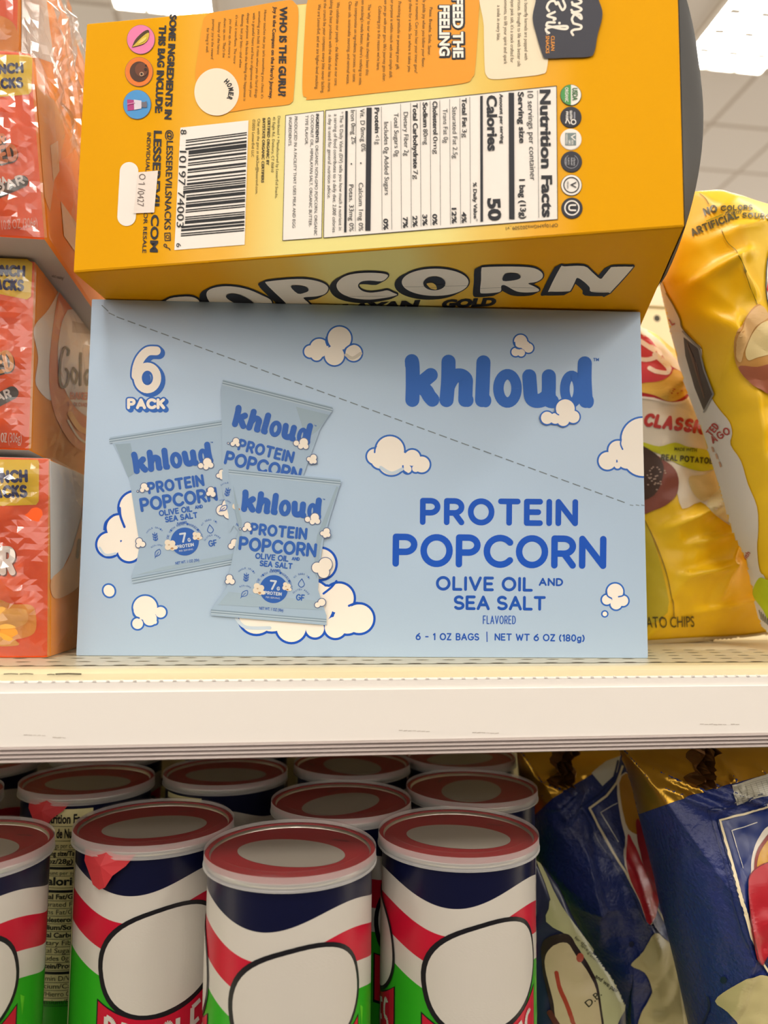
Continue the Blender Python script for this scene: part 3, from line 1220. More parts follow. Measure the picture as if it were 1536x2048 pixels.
T('Calcium 1mg 0%', (226, 703), (226, 888), 17, BK, 2)
a.ell(234, 628, 3, 3, BK, 2)
a.stroke([(216, 424), (213, 888)], 1.5, BK, 2)
T('Iron 0mg 2%', (195, 425), (199, 555), 17, BK, 2)
T('Potas. 33mg 0%', (189, 710), (190, 890), 17, BK, 2)
a.ell(198, 631, 3, 3, BK, 2)
a.poly([(175, 428), (184, 428), (179, 893), (170, 893)], BK, 2)
T('* The % Daily Value (DV) tells you how much a nutrient in', (154, 430), (149, 885), 13, BK, 2)
T('a serving of food contributes to a daily diet. 2,000 calories', (132, 440), (125, 893), 13, BK, 2)
T('a day is used for general nutrition advice.', (110, 442), (106, 764), 13, BK, 2)
a.build('nutrition_panel', yel, ymap, label='white nutrition facts table')
a = Y1()
pan = [(1275, 683), (1500, 656), (1487, 1405), (1257, 1422)]
a.poly(pan, WP, 0, True)
a.stroke(pan + pan[:1], 2.6, BK, 1)
T = a.text
T('INGREDIENTS:', (1455, 675), (1452, 848), 17, BK, 2, 1.6)
T('ORGANIC NON-GMO POPCORN, ORGANIC', (1451, 860), (1443, 1393), 17, BK, 2)
T('COCONUT OIL, HIMALAYAN SALT, ORGANIC BUTTER-', (1425, 680), (1411, 1342), 17, BK, 2)
T('TYPE FLAVOR.', (1392, 683), (1389, 858), 17, BK, 2)
T('PRODUCED IN A FACILITY THAT USES MILK AND EGG', (1328, 690), (1315, 1348), 17, BK, 2)
T('INGREDIENTS.', (1295, 695), (1291, 866), 17, BK, 2)
a.build('ingredients_panel', yel, ymap, label='white ingredients box')
a = Y1()
T = a.text
GT = '#3A3220'
T('Distributed + Manufactured by LesserEvil Snacks,', (1228, 686), (1212, 1172), 15, GT, 0)
T('41 Eagle Rd., Danbury, CT 06810', (1199, 690), (1188, 1018), 15, GT, 0)
T('CERTIFIED ORGANIC BY', (1169, 694), (1160, 976), 15, GT, 0, 1.6)
T('BAYSTATE ORGANIC CERTIFIERS', (1139, 698), (1130, 1080), 15, GT, 0, 1.6)
T('Chat with the guru at talk2us@lesserevil.com.', (1109, 702), (1096, 1148), 15, GT, 0)
T('\u00a92025 LesserEvil LLC', (1079, 705), (1072, 928), 15, GT, 0)
a.build('address_lettering', yel, ymap)
a = Y1()
T = a.text
T('@LESSEREVILSNACKS', (574, 768), (558, 1357), 36, BK, 0, .9)
a.stroke([(560, 1378), (592, 1376), (594, 1420), (562, 1422), (560, 1378)], 5, BK, 0)
a.stroke(arc(577, 1399, 9, 10, 0, 360), 4, BK, 0)
a.ell(587, 1412, 2.5, 2.5, BK, 0)
a.smooth([(592, 1478), (586, 1468), (565, 1460), (556, 1452), (560, 1443), (570, 1447), (572, 1460)], 5, BK, 0)
T('LESSEREVIL.COM', (498, 772), (474, 1490), 43, BK, 0, 1.9)
T('INDIVIDUAL', (457, 783), (447, 1015), 22, BK, 0, .6)
T('FOR RESALE', (438, 1232), (428, 1495), 22, BK, 0, .6)
a.build('web_lettering', yel, ymap)
a = Y1()
T = a.text
T('SOME INGREDIENTS IN', (592, 86), (560, 705), 37, BK, 0, 2.6)
T('THIS BAG INCLUDE:', (529, 149), (504, 668), 38, BK, 0, 2.6)
a.build('heading_lettering', yel, ymap)
a = Y1()
# bar code
pan = [(1055, 712), (1032, 1446), (617, 1478), (653, 755)]
a.poly(pan, WP, 0, True)
rnd = random.Random(4)
bits = '101' + ''.join(rnd.choice(['0011001', '0010011', '0111101', '0100011', '0110001']) for _ in range(6)) + '01010' + ''.join(rnd.choice(['1110010', '1100110', '1101100', '1000010', '1011100']) for _ in range(6)) + '101'
nb_ = len(bits)


def bp_(u, v):   # u along the code (downwards), v from digits to far side
    lx, ly = 686 + (656 - 686) * u, 828 + (1398 - 828) * u
    rx, ry = 1046 + (1030 - 1046) * u, 782 + (1366 - 782) * u
    return (lx + (rx - lx) * v, ly + (ry - ly) * v)


i = 0
while i < nb_:
    if bits[i] == '1':
        j = i
        while j < nb_ and bits[j] == '1':
            j += 1
        lo = 0 if (i < 10 or i > nb_ - 11 or 44 < i < 51) else .055
        a.poly([bp_(i / nb_, lo), bp_(i / nb_, 1), bp_(j / nb_, 1), bp_(j / nb_, lo)], '#15161C', 1, True)
        i = j
    else:
        i += 1
a.text('8', (656, 768), (655, 796), 34, '#15161C', 2)
a.text('10197', (650, 893), (642, 1097), 40, '#15161C', 2)
a.text('74003', (640, 1133), (632, 1345), 40, '#15161C', 2)
a.text('6', (631, 1438), (630, 1462), 27, '#15161C', 2)
a.build('bar_code', yel, ymap, label='black and white bar code with digits')
a = Y1()
for i in range(2):
    r_ = 55
    pts = [(350 + r_ * math.cos(R(t)), 1013 + r_ * math.sin(R(t))) for t in range(180, 361, 12)] + [(335 + r_ * math.cos(R(t)), 1281 + r_ * math.sin(R(t))) for t in range(0, 181, 12)]
a.poly(pts, '#F3ECE4', 0, True)
a.build('date_box', yel, ymap, label='white rounded blank box')
a = Y1()
pan = [(405, 1021), (523, 1011), (500, 1258), (378, 1263)]
a.poly(pan, '#EFE2D8', 3, True)
a.stext('01', (413, 1030), (408, 1092), 38, 4.2, '#6A5A56', 4, gap=.35)
a.stroke([(408, 1118), (446, 1128)], 4, '#6A5A56', 4)
T = a.text
T('0427', (404, 1132), (401, 1222), 38, '#6A5A56', 4, -.4)
a.build('date_sticker', yel, ymap, label='pale date sticker with grey figures')
# ingredient roundels
for cx, cy, col, kind in ((420, 235, '#EC7FAE', 0), (409, 426, '#E87A26', 1), (398, 619, '#4A97D6', 2)):
    a = Y1()
    a.ell(cx, cy, 84, 88, '#8A6A4A', 0)
    a.ell(cx, cy, 81, 85, col, 1)
    if kind == 0:
        a.poly(spline([(470, 195), (462, 180), (430, 195), (390, 235), (372, 272), (370, 282), (400, 276), (440, 262), (464, 235)], 5, True), '#4B3413', 2)
        a.poly(spline([(470, 200), (450, 205), (410, 240), (385, 268), (372, 281), (400, 275), (440, 261), (464, 235)], 5, True), '#D9B93A', 3)
        a.poly(spline([(455, 225), (430, 235), (405, 262), (430, 256), (450, 240)], 5, True), '#EAD36A', 4)
    elif kind == 1:
        a.ell(411, 426, 56, 60, '#4A2716', 2)
        a.ell(425, 415, 38, 42, '#6E3B22', 3)
        for hx, hy, r_ in ((427, 443, 13), (450, 415, 9), (452, 392, 6)):
            a.ell(hx, hy, r_, r_, '#C39A78' if r_ == 13 else '#2A140B', 4)
        a.ell(427, 443, 7, 7, '#1E0E08', 5)
    else:
        a.poly([(340, 590), (400, 595), (402, 650), (342, 657)], '#B0387C', 2)
        a.poly([(380, 592), (425, 598), (425, 645), (382, 652)], '#DCD3DE', 3)
        a.poly([(425, 606), (446, 606), (450, 600), (456, 604), (458, 634), (450, 640), (425, 636)], '#6E6B78', 3)
        a.stroke([(345, 620), (385, 612)], 5, '#D98FBE', 4)
    a.build('ingredient_roundel', yel, ymap, label=('pink roundel with a corn kernel', 'orange roundel with a coconut', 'blue roundel with a jar of pink salt')[kind])
# story panels
OP = '#F09C16'
a = Y1()
a.poly(spline([(783, 150), (800, 100), (850, 75), (1050, 42), (1280, 3), (1330, 20), (1350, 70), (1342, 250), (1322, 560), (1310, 605), (1270, 622), (1090, 640), (890, 664), (800, 600), (742, 470), (760, 300)], 5, True), OP, 0)
a.ell(868, 545, 132, 140, '#F6E6CF', 1, 0, 48)
a.text('WHO IS THE GURU?', (1243, 42), (1233, 572), 40, BK, 2, 2.2)
a.text("Joy is the Compass on the Hero's Journey.", (1205, 42), (1178, 588), 19, BK, 2, 1.2)
DT = '#4A3A1C'
for s, p, q in (("Homer teaches that joy isn't something you chase; it's", (1149, 62), (1130, 585)), ('something you build. It rises when you do hard things', (1115, 70), (1093, 580)),
                ('with a grateful heart and live in alignment with your', (1083, 78), (1061, 578)), ('deeper purpose. He feeds the feeling that happiness is', (1048, 80), (1026, 598)),
                ('fleeting, but joy lasts\u2014and when', (1015, 88), (1001, 402)), ("it's real, it overflows. The more", (980, 92), (967, 378)), ('you show up, the more it', (945, 115), (935, 345)),
                ("shows up, too. That's the", (911, 110), (903, 343)), ('beauty of the heroic', (878, 135), (870, 325)), ('journey: joy is the reward', (843, 115), (834, 352)), ('for living it well.', (810, 168), (805, 315))):
    a.text(s, p, q, 15, DT, 2)
for i, ch_ in enumerate('HOMER'):
    t = -46 + i * 18
    r_ = 72
    bx_, by_ = 868 + r_ * math.cos(R(t)), 545 + r_ * math.sin(R(t))
    tx_, ty_ = -math.sin(R(t)), math.cos(R(t))
    a.text(ch_, (bx_ - 10 * tx_, by_ - 10 * ty_), (bx_ + 10 * tx_, by_ + 10 * ty_), 27, BK, 2, 2.4)
a.build('story_panel', yel, ymap, label='orange text panel with a plain cream circle')
a = Y2()
a.poly(spline([(22, 60), (30, 0), (40, -60), (700, -60), (690, 0), (674, 250), (660, 300), (620, 322), (400, 346), (60, 382), (25, 375), (9, 335)], 5, True), OP, 0)
for d in ((0, 0), (3, 3), (-3, 3), (0, 5)):
    a.text('FEED THE', (588 + d[0], -8 + d[1]), (590 + d[0], 226 + d[1]), 38, BK, 1, 4.5)
    a.text('FEELING', (536 + d[0], 20 + d[1]), (536 + d[0], 220 + d[1]), 38, BK, 1, 4.5)
a.text('FEED THE', (588, -6), (590, 224), 36, '#FBF3E8', 2, 2.2)
a.text('FEELING', (537, 23), (537, 217), 36, '#FBF3E8', 2, 2.2)
for s, p, q in (('Pause. Breathe. Smile. Savor.', (498, 30), (491, 215)), ('Life yields joy when you follow your flavor.', (472, -10), (468, 262)), ('Take a moment. Can you hear your inner guru?', (446, -22), (440, 282)),
                ('Stay there for a while. See where it takes you.', (420, -16), (415, 280)), ('Practicing gratitude or pursuing your gift,', (378, 8), (370, 270)),
                ('Your purpose is within reach with one simple shift.', (350, -16), (343, 302)), ("When you go with your guru, life's journey gets clear.", (325, -20), (318, 315)),
                ("Cultivating joy is the reason we're here.", (302, 25), (295, 272)), ("The 'why' to our what has always been this:", (262, 18), (253, 292)),
                ("When snacking's made better, there's nothing to miss.", (238, -20), (227, 330)), ('No compromise on ingredients, process, or taste.', (212, 8), (203, 318)),
                ('Clean oils, sustainable sourcing, and minimal waste.', (188, 8), (179, 325)), ('We celebrate our people \u2013 the lifeforce at our core.', (142, 10), (133, 332)),
                ('Making the best products with the idea that less is more.', (117, -8), (107, 355)), ('Let the crunch be your compass; every bite never lacking.', (93, -10), (82, 360)),
                ('We are LesserEvil, and we are higher-level snacking.', (70, 18), (59, 345))):
    a.text(s, p, q, 11.5, DT, 2)
a.build('story_panel', yel, ymap, label='orange text panel with a white outlined heading')
a = Y2()
a.poly(spline([(705, -60), (706, 100), (709, 250), (716, 290), (745, 305), (850, 296), (925, 286), (948, 265), (956, 150), (962, -60)], 5, True), '#F3E3C4', 0)
for s, p, q in (('organic butterfly kernels are popped with', (862, -40), (862, 232)), ('shortcuts. Brought to life with better oils', (836, -22), (835, 257)), ("Himalayan pink salt, it's a snack crafted for", (810, -36), (808, 242)),
                ('moments, to lift your spirit and spark', (784, -8), (783, 248)), ('a smile in every bite.', (757, 22), (756, 158))):
    a.text(s, p, q, 13, '#6A5A4A', 1)
a.build('story_panel', yel, ymap, label='cream text panel beside the dark emblem')
a = Y2()
a.base = 5
a.poly(spline([(920, -60), (905, 10), (893, 75), (908, 140), (930, 212), (945, 228), (1020, 226), (1108, 222), (1130, 204), (1142, 140), (1161, 60), (1145, 0), (1130, -60)], 5, True), '#33333F', 0)
CW = '#F6ECDD'
for st in ([(1095, -62), (1060, -70), (1042, -60), (1044, -40)],                       # L
           [(1062, -42), (1066, -20), (1078, -20), (1074, -38), (1052, -40), (1042, -24), (1048, -8)],   # e
           [(1048, -8), (1078, 8), (1074, 18), (1050, 22), (1044, 14)], [(1046, 24), (1078, 38), (1074, 48), (1050, 52), (1042, 44)],
           [(1044, 54), (1064, 66), (1080, 78), (1076, 62), (1056, 60), (1044, 78), (1050, 96)],
           [(1050, 96), (1078, 104), (1076, 116), (1052, 120), (1042, 128), (1048, 140)]):
    a.smooth(st, 9, CW, 1)
for st in ([(1010, 8), (1018, 30), (1008, 44), (998, 30), (990, 14), (984, 22), (976, 10), (958, 14), (948, 34), (956, 48)],   # E
           [(978, 52), (950, 66), (980, 76), (974, 82)], [(978, 92), (952, 92), (946, 102)], [(946, 104), (1000, 116), (1024, 116), (1020, 106), (952, 112), (946, 124), (956, 132)]):
    a.smooth(st, 9, CW, 1)
a.ell(996, 94, 5, 5, CW, 1)
a.stroke(arc(950, 134, 4, 4, 0, 360, 10), 1.5, CW, 1)
a.text('CLEAN', (964, 143), (964, 200), 13, '#F2A03A', 1, 1)
a.text('SNACKS', (944, 143), (944, 210), 13, '#F2A03A', 1, 1)
a.build('brand_emblem', yel, ymap, label='dark shield emblem with cream script')
ic = [(1040, 366), (1040, 451), (1040, 536), (1042, 622), (1042, 712), (1044, 800)]
for i, (cx, cy) in enumerate(ic):
    a = Y2()
    dark = i in (1, 3, 5)
    a.ell(cx, cy, 41, 41, BK if i in (0, 1, 3, 4, 5) else WP, 0)
    a.ell(cx, cy, 39, 39, '#2C2C36' if dark else WP, 1)
    if i == 0:
        a.poly([(cx + 39 * math.cos(R(t)), cy + 39 * math.sin(R(t))) for t in range(90, 271, 10)], '#4C9A52', 2, True)
        a.text('USDA', (cx + 6, cy - 26), (cx + 6, cy + 22), 19, '#2E6B36', 3, 1.6)
        a.text('ORGANIC', (cx - 22, cy - 28), (cx - 22, cy + 28), 12, WP, 3, 1)
    elif i == 1:
        for dx, w_ in ((14, 34), (0, 44), (-14, 40)):
            a.stroke([(cx + dx, cy - w_ / 2), (cx + dx, cy + w_ / 2 - 12)], 6, '#8F8F98', 2)
        a.text('GLUTEN', (cx - 4, cy - 24), (cx - 4, cy + 10), 9, WP, 3, 1)
        a.text('FREE', (cx - 19, cy - 20), (cx - 19, cy + 10), 9, WP, 3, 1)
        a.stroke(arc(cx + 10, cy + 20, 9, 9, 0, 360, 14), 4, WP, 3)
        a.smooth([(cx - 4, cy + 26), (cx - 14, cy + 10), (cx - 20, cy + 24)], 4, WP, 3)
    elif i == 2:
        a.poly([(cx - 22, cy - 24), (cx + 20, cy - 24), (cx + 20, cy + 24), (cx - 22, cy + 24)], '#7C8C8C', 2)
        a.stroke([(cx + 16, cy - 16), (cx + 2, cy - 8), (cx + 16, cy + 4)], 4, WP, 3)
        a.text('NON', (cx + 2, cy + 4), (cx + 2, cy + 22), 8, WP, 3, 1)
        a.text('GMO', (cx - 9, cy + 4), (cx - 9, cy + 22), 8, WP, 3, 1)
        a.text('VERIFIED', (cx - 19, cy - 20), (cx - 19, cy + 20), 6, WP, 3, 1)
    elif i == 3:
        a.stroke(arc(cx, cy, 26, 26, -60, 240), 2, '#9A9AA2', 2)
        a.text('clean', (cx + 8, cy - 14), (cx + 8, cy + 16), 8, '#C9C9CE', 3)
        a.text('label', (cx - 2, cy - 14), (cx - 2, cy + 14), 8, '#C9C9CE', 3)
        a.text('PURITY', (cx - 14, cy - 14), (cx - 14, cy + 14), 6, '#C9C9CE', 3)
        a.text('AWARD', (cx - 24, cy - 14), (cx - 24, cy + 14), 6, '#C9C9CE', 3)
    elif i == 4:
        a.stroke(arc(cx, cy, 29, 29, 0, 360, 30), 4, BK, 2)
        a.text('V', (cx - 4, cy - 12), (cx - 4, cy + 12), 22, BK, 3, .6)
        a.text('VEGAN', (cx - 17, cy - 14), (cx - 17, cy + 14), 6, BK, 3, .6)
    else:
        a.stroke(arc(cx, cy, 27, 27, 0, 360, 30), 5, WP, 2)
        a.text('U', (cx - 13, cy - 13), (cx - 13, cy + 13), 28, WP, 3, 1.4)
    a.build('certification_seal', yel, ymap)
a = Y2()
a.text('OP10pkHGma202509_v1', (990, 858), (790, 872), 13, '#4A3A1C', 0)
a.build('print_code', yel, ymap)
# big word on the underside
a = Art()
WLET = [
    ((3.2, 380, 500), [(-170, 345), (-130, 305), (-30, 292), (30, 300), (62, 330), (40, 380), (-150, 390)], None),
    ((3.2, 380, 500), [(105, 275), (130, 245), (200, 228), (290, 230), (380, 250), (460, 285), (510, 310), (525, 340), (500, 385), (400, 405), (280, 400), (170, 370), (120, 320)],
     [(230, 288), (260, 272), (320, 280), (395, 320), (418, 358), (330, 350), (255, 315)]),
    ((3.2, 380, 500), [(485, 208), (500, 196), (620, 183), (720, 180), (800, 190), (862, 212), (885, 240), (865, 275), (810, 292), (742, 297), (728, 306), (770, 345), (790, 390), (660, 400), (610, 332), (545, 270)],
     [(645, 225), (700, 220), (748, 232), (758, 252), (735, 265), (690, 271)]),
    ((3.2, 380, 500), [(1262, 152), (1210, 142), (1120, 140), (1030, 150), (970, 175), (938, 215), (950, 255), (990, 285), (1060, 305), (1150, 312), (1240, 302), (1325, 284), (1298, 268), (1262, 253), (1215, 262),
                       (1150, 268), (1100, 255), (1075, 225), (1095, 198), (1150, 190), (1225, 195), (1262, 170)], None),
    ((3.072, 800, 500), [(216 + 205 * math.cos(R(q)), 193 + 84 * math.sin(R(q))) for q in range(0, 360, 15)], [(211 + 68 * math.cos(R(q)), 198 + 42 * math.sin(R(q))) for q in range(0, 360, 24)]),
    ((3.072, 800, 500), [(500, 112), (520, 100), (640, 96), (760, 98), (830, 108), (872, 135), (875, 165), (840, 190), (788, 200), (815, 215), (852, 235), (845, 250), (780, 256), (720, 250), (670, 225), (640, 211),
                         (622, 217), (619, 248), (580, 258), (510, 262), (492, 250), (498, 180)], [(645, 140), (700, 134), (735, 145), (738, 165), (700, 178), (632, 181)]),
    ((3.072, 800, 500), [(985, 102), (1010, 95), (1130, 93), (1180, 130), (1230, 172), (1255, 150), (1290, 108), (1310, 98), (1415, 97), (1424, 110), (1300, 248), (1280, 255), (1175, 252), (1165, 225), (1130, 190),
                         (1090, 166), (1075, 190), (1050, 240), (1030, 250), (925, 251), (915, 240)], None),
]
for cr, pts, hole in WLET:
    a.crop(*cr)
    q = spline(pts, 3, True)
    for d in range(5):
        o_ = [(x - 9 * d, y + 4.5 * d) for x, y in q]
        a.poly(o_, '#1F1F27', 0)
        a.stroke(o_ + o_[:1], 17, '#1F1F27', 0)
    a.poly(q, '#F4EBDD', 2)
    if hole:
        a.poly(spline(hole, 3, True), '#1F1F27', 4)
a.crop(3.072, 800, 500)
a.poly(spline([(165, 195), (200, 192), (222, 210), (224, 232), (190, 226), (170, 208)], 3, True), '#EBC766', 6)
a.affine((1, 0, 0, 0, 1, 0))
a.build('product_lettering', yel, umap, label='large white slanted capitals with a black outline')
a = Art()
a.text('HIMALAYAN', (560, 632), (842, 616), 15, '#1F1F27', 0, 4, .2)
a.text('GOLD', (884, 615), (993, 610), 14, '#1F1F27', 0, 4, .2)
a.build('flavour_lettering', yel, umap)

# ================================================================== CRACKER CARTONS IN CLEAR WRAP (left)
FILM = film_material('clear_wrap', base=.07, rough=.13, gain=.7, milk=.03)
OR = M('#FA5C0E', rough=.45, spec=.3)
ORL = M('#F0942A', rough=.45, spec=.3)
GRYC = M('#C9C4C0', rough=.6)
YB_ = '#FBD31C'


def wrap_sheet(name, parent, quad, nu, nv, amp, seed, push, mat=FILM):
    """A loose, creased sheet of clear film over a quad (a,b,c,d), bulging by push along its normal."""
    a_, b_, c_, d_ = [Vector(p) for p in quad]
    n = (b_ - a_).cross(d_ - a_).normalized()
    rn = random.Random(seed)
    vs, fs = [], []
    for j in range(nv + 1):
        for i in range(nu + 1):
            u, v = i / nu, j / nv
            p = bil(a_, b_, c_, d_, u, v)
            e = min(1, 5 * min(u, 1 - u, v, 1 - v)) if True else 1
            dg_ = p.z - .6 * (p.x + p.y)
            q = Vector(((p.x + p.y) * 55 + p.z * 40, dg_ * 16, seed * 3.1))
            q2 = Vector((dg_ * 70, (p.x - p.y + p.z) * 22, seed * 5.3))
            w = 1.5 * (1 - abs(noise.noise(q)) * 2.2) + .9 * (1 - abs(noise.noise(q2)) * 2.2) + rn.uniform(-.18, .18)
            vs.append(p + n * (push * (.35 + .65 * e) + amp * w * e) + (b_ - a_).normalized() * rn.uniform(-.0008, .0008) * e + (d_ - a_).normalized() * rn.uniform(-.0008, .0008) * e)
    for j in range(nv):
        for i in range(nu):
            k = j * (nu + 1) + i
            if rn.random() < .5:
                fs += [(k, k + 1, k + nu + 2), (k, k + nu + 2, k + nu + 1)]
            else:
                fs += [(k, k + 1, k + nu + 1), (k + 1, k + nu + 2, k + nu + 1)]
    return obj(name, vs, fs, mat, parent)


FILMS = film_material('clear_wrap_side', base=.05, rough=.16, gain=.12, milk=.05)


def cracker_box(label, zb, zt, yf, xb, xt, depth, width=.12):
    c_ = [Vector((xb - width, yf, zb)), Vector((xb, yf, zb)), Vector((xb, yf + depth, zb)), Vector((xb - width, yf + depth, zb)),
          Vector((xt - width, yf, zt)), Vector((xt, yf, zt)), Vector((xt, yf + depth, zt)), Vector((xt - width, yf + depth, zt))]
    t = thing('cracker_box', label, 'box', ((xb - width / 2), yf, zb), 0, 'orange cracker cartons stacked at the left')
    o = hexa('carton', c_, [OR, ORL, GRYC], t, bevel=.0012)
    for p in o.data.polygons:
        if p.normal.x > .8:
            p.material_index = 1
        elif p.normal.z < -.8 or p.normal.z > .8:
            p.material_index = 2
    return t, c_


def cracker_maps(c_):
    nf = Vector((0, -1, 0))
    ns = (c_[2] - c_[1]).cross(c_[5] - c_[1]).normalized()
    return plane_map(c_[1] + nf * .0001, nf), plane_map(c_[1] + ns * .0001, ns)


DR = 1.5
# bottom carton
ty, cc = cracker_box('orange cracker carton at the bottom of the wrapped stack, resting on the shelf', ZS, DR + .0591, .3922, -.1104, -.1142, .16)
fm, sm = cracker_maps(cc)
a = Art().crop(2.382, 0, 480)
a.poly([(-40, 1045), (180, 1047), (187, 1060), (185, 1245), (172, 1262), (-40, 1268)], YB_, 0)
a.stext('LUNCH', (-75, 1162), (134, 1155), 62, 15, '#1F2A66', 1, gap=.36)
a.stext('SNACKS', (-110, 1232), (132, 1228), 62, 15, '#1F2A66', 1, gap=.36)
a.build('badge_print', ty, fm, label='yellow lunch snacks badge')
a = Art().crop(2.382, 0, 480)
a.mat_kw = dict(rough=.4, coat=.2)
for d, col, L in (((6, 5), '#7A2A10', 1), ((0, 0), '#F5ECE4', 2)):
    a.stext('CHEDDAR', (-470 + d[0], 1600 + d[1]), (75 + d[0], 1598 + d[1]), 140, 30, col, L, gap=.36)
for pts, col, L in (([(-30, 1720), (60, 1735), (150, 1740), (172, 1790), (165, 1870), (90, 1900), (-30, 1905)], '#F2A23A', 0), ([(-30, 1740), (40, 1755), (120, 1760), (130, 1820), (60, 1850), (-30, 1840)], '#F6B95A', 1),
                    ([(-30, 1870), (30, 1880), (85, 1915), (80, 1932), (-30, 1930)], '#F4B040', 2)):
    a.poly(spline(pts, 4, True), col, L)
a.build('front_print', ty, fm)
a = Art().crop(2.382, 0, 480)
a.mat_kw = dict(rough=.4, coat=.2)
a.poly([(236, 1050), (400, 1120), (385, 1330), (340, 1480), (300, 1560), (240, 1620)], '#D9D6D2', 0)
a.poly(spline([(240, 1620), (300, 1560), (340, 1480), (400, 1290), (420, 1500), (380, 1640), (300, 1700), (250, 1700)], 3, True), '#E8B07A', 1)
a.stroke([(375, 1430), (366, 1510)], 16, '#4A4444', 2)
a.build('side_print', ty, sm)
wrap_sheet('plastic_wrap', ty, [cc[1] + Vector((.001, -.002, 0)), cc[2], cc[6], cc[5] + Vector((.001, -.002, 0))], 22, 22, .002, 3, .003, FILMS)
wrap_sheet('plastic_wrap', ty, [cc[0], cc[1] + Vector((.001, 0, .001)), cc[5] + Vector((.001, 0, 0)), cc[4]], 40, 34, .0028, 5, .0015)
# middle carton
ty, cc = cracker_box('orange cracker carton in the middle of the wrapped stack', DR + .0625, DR + .1585, .3922, -.1236, -.1254, .16)
fm, sm = cracker_maps(cc)
a = Art().crop(2.382, 0, 480)
a.poly([(-40, 85), (130, 92), (155, 110), (148, 270), (128, 284), (-40, 250)], YB_, 0)
a.stext('LUNCH', (-70, 172), (120, 178), 56, 14, '#1F2A66', 1, gap=.36)
a.stext('SNACKS', (-95, 232), (114, 246), 56, 14, '#1F2A66', 1, gap=.36)
a.build('badge_print', ty, fm, label='yellow lunch snacks badge')
a = Art().crop(2.382, 0, 480)
a.mat_kw = dict(rough=.4, coat=.2)
for d, w_, col, L in (((5, 6), 36, '#3A2A22', 0), ((0, 0), 19, '#F0A95A', 1)):
    a.stext('BLASTED', (-250 + d[0], 690 + d[1]), (76 + d[0], 622 + d[1]), 105, w_, col, L, gap=.4)
a.stroke([(-60, 790), (58, 728)], 62, '#3B2C26', 0)
a.stext('CHEDDAR', (-180, 838), (58, 748), 44, 10, '#F2ECE4', 1, gap=.36)
a.stext('OZ', (4, 965), (34, 965), 46, 5, '#F6DCC8', 1)
a.text('(306g)', (40, 965), (104, 966), 46, '#F6DCC8', 1)
a.build('front_print', ty, fm)
a = Art().crop(2.382, 0, 480)
a.mat_kw = dict(rough=.4, coat=.2)
a.clip = (1.3, -1, -431)
a.poly(spline([(262, 330), (290, 230), (330, 215), (520, 260), (520, 1000), (420, 1010), (330, 960), (250, 800), (232, 600)], 5, True), '#E06A22', 1)
a.poly(spline([(160, 420), (230, 330), (300, 200), (330, 120), (350, 170), (280, 330), (250, 560), (250, 760), (170, 690), (180, 560)], 5, True), '#E9DED4', 0)
a.poly(spline([(285, 420), (310, 350), (345, 330), (520, 350), (520, 820), (440, 850), (350, 790), (285, 660), (272, 540)], 5, True), '#E6E1DE', 2)
a.smooth([(330, 830), (380, 900), (470, 930)], 26, '#F0A030', 3)
a.smooth([(320, 860), (380, 950), (470, 985)], 10, '#E9E2DA', 3)
a.poly([(340, 385), (440, 410), (440, 450), (340, 440)], '#B9ADA8', 3)
for st in ([(318, 548), (322, 525), (300, 515), (282, 580), (280, 660), (290, 700), (312, 690), (322, 640), (310, 615)], [(345, 610), (336, 650), (350, 685), (364, 640), (345, 610)],
           [(380, 540), (378, 690)], [(412, 620), (400, 650), (410, 690), (425, 640), (412, 620)], [(428, 540), (428, 690)]):
    a.smooth(st, 12, '#33302F', 4)
a.stext('BAKED', (328, 760), (430, 762), 36, 8, '#C0392B', 4, gap=.3)
a.text('SNACK CRACKERS', (315, 790), (440, 796), 18, '#C0392B', 4, 1)
a.build('side_print', ty, sm)
wrap_sheet('plastic_wrap', ty, [cc[1] + Vector((.001, -.002, 0)), cc[2], cc[6], cc[5] + Vector((.001, -.002, 0))], 22, 22, .002, 11, .003, FILMS)
wrap_sheet('plastic_wrap', ty, [cc[0], cc[1] + Vector((.001, 0, .001)), cc[5] + Vector((.001, 0, 0)), cc[4]], 40, 34, .0028, 13, .0015)
# upper carton, jutting forward
ty, cc = cracker_box('orange cracker carton jutting forward above the middle one', DR + .1602, DR + .2533, .3702, -.1143, -.1254, .16)
fm, sm = cracker_maps(cc)
a = Art().crop(3.305, 0, 0)
a.poly([(-40, 360), (190, 365), (215, 385), (208, 605), (190, 625), (-40, 645)], YB_, 0)
a.stext('LUNCH', (-110, 500), (158, 485), 72, 18, '#1F2A66', 1, gap=.36)
a.stext('SNACKS', (-150, 600), (156, 582), 72, 18, '#1F2A66', 1, gap=.36)
a.build('badge_print', ty, fm, label='yellow lunch snacks badge')
a = Art().crop(3.305, 0, 0)
a.mat_kw = dict(rough=.4, coat=.2)
for d, w_, col, L in (((4, 8), 54, '#3A2A22', 0), ((0, 0), 26, '#E98F5A', 1)):
    a.stext('BLASTED', (-330 + d[0], 1160 + d[1]), (128 + d[0], 1060 + d[1]), 120, w_, col, L, gap=.4)
    a.stext('FLAVOR', (-260 + d[0], 985 + d[1]), (42 + d[0], 950 + d[1]), 70, w_ * .7, col, L, gap=.4)
a.stroke([(-60, 1295), (150, 1200)], 78, '#3B2C26', 0)
a.stext('CHEDDAR', (-260, 1375), (168, 1215), 68, 15, '#EDE4DC', 1, gap=.36)
a.stext('XTRA', (-60, 1245), (48, 1208), 48, 11, '#EDE4DC', 1, gap=.36)
a.text('NET WT 10.8 OZ (306g)', (-150, 1535), (250, 1500), 62, '#F2B9A0', 1)
a.build('front_print', ty, fm)
a = Art().crop(3.305, 0, 0)
a.mat_kw = dict(rough=.4, coat=.2)
a.clip = (2.11, -1, 27)
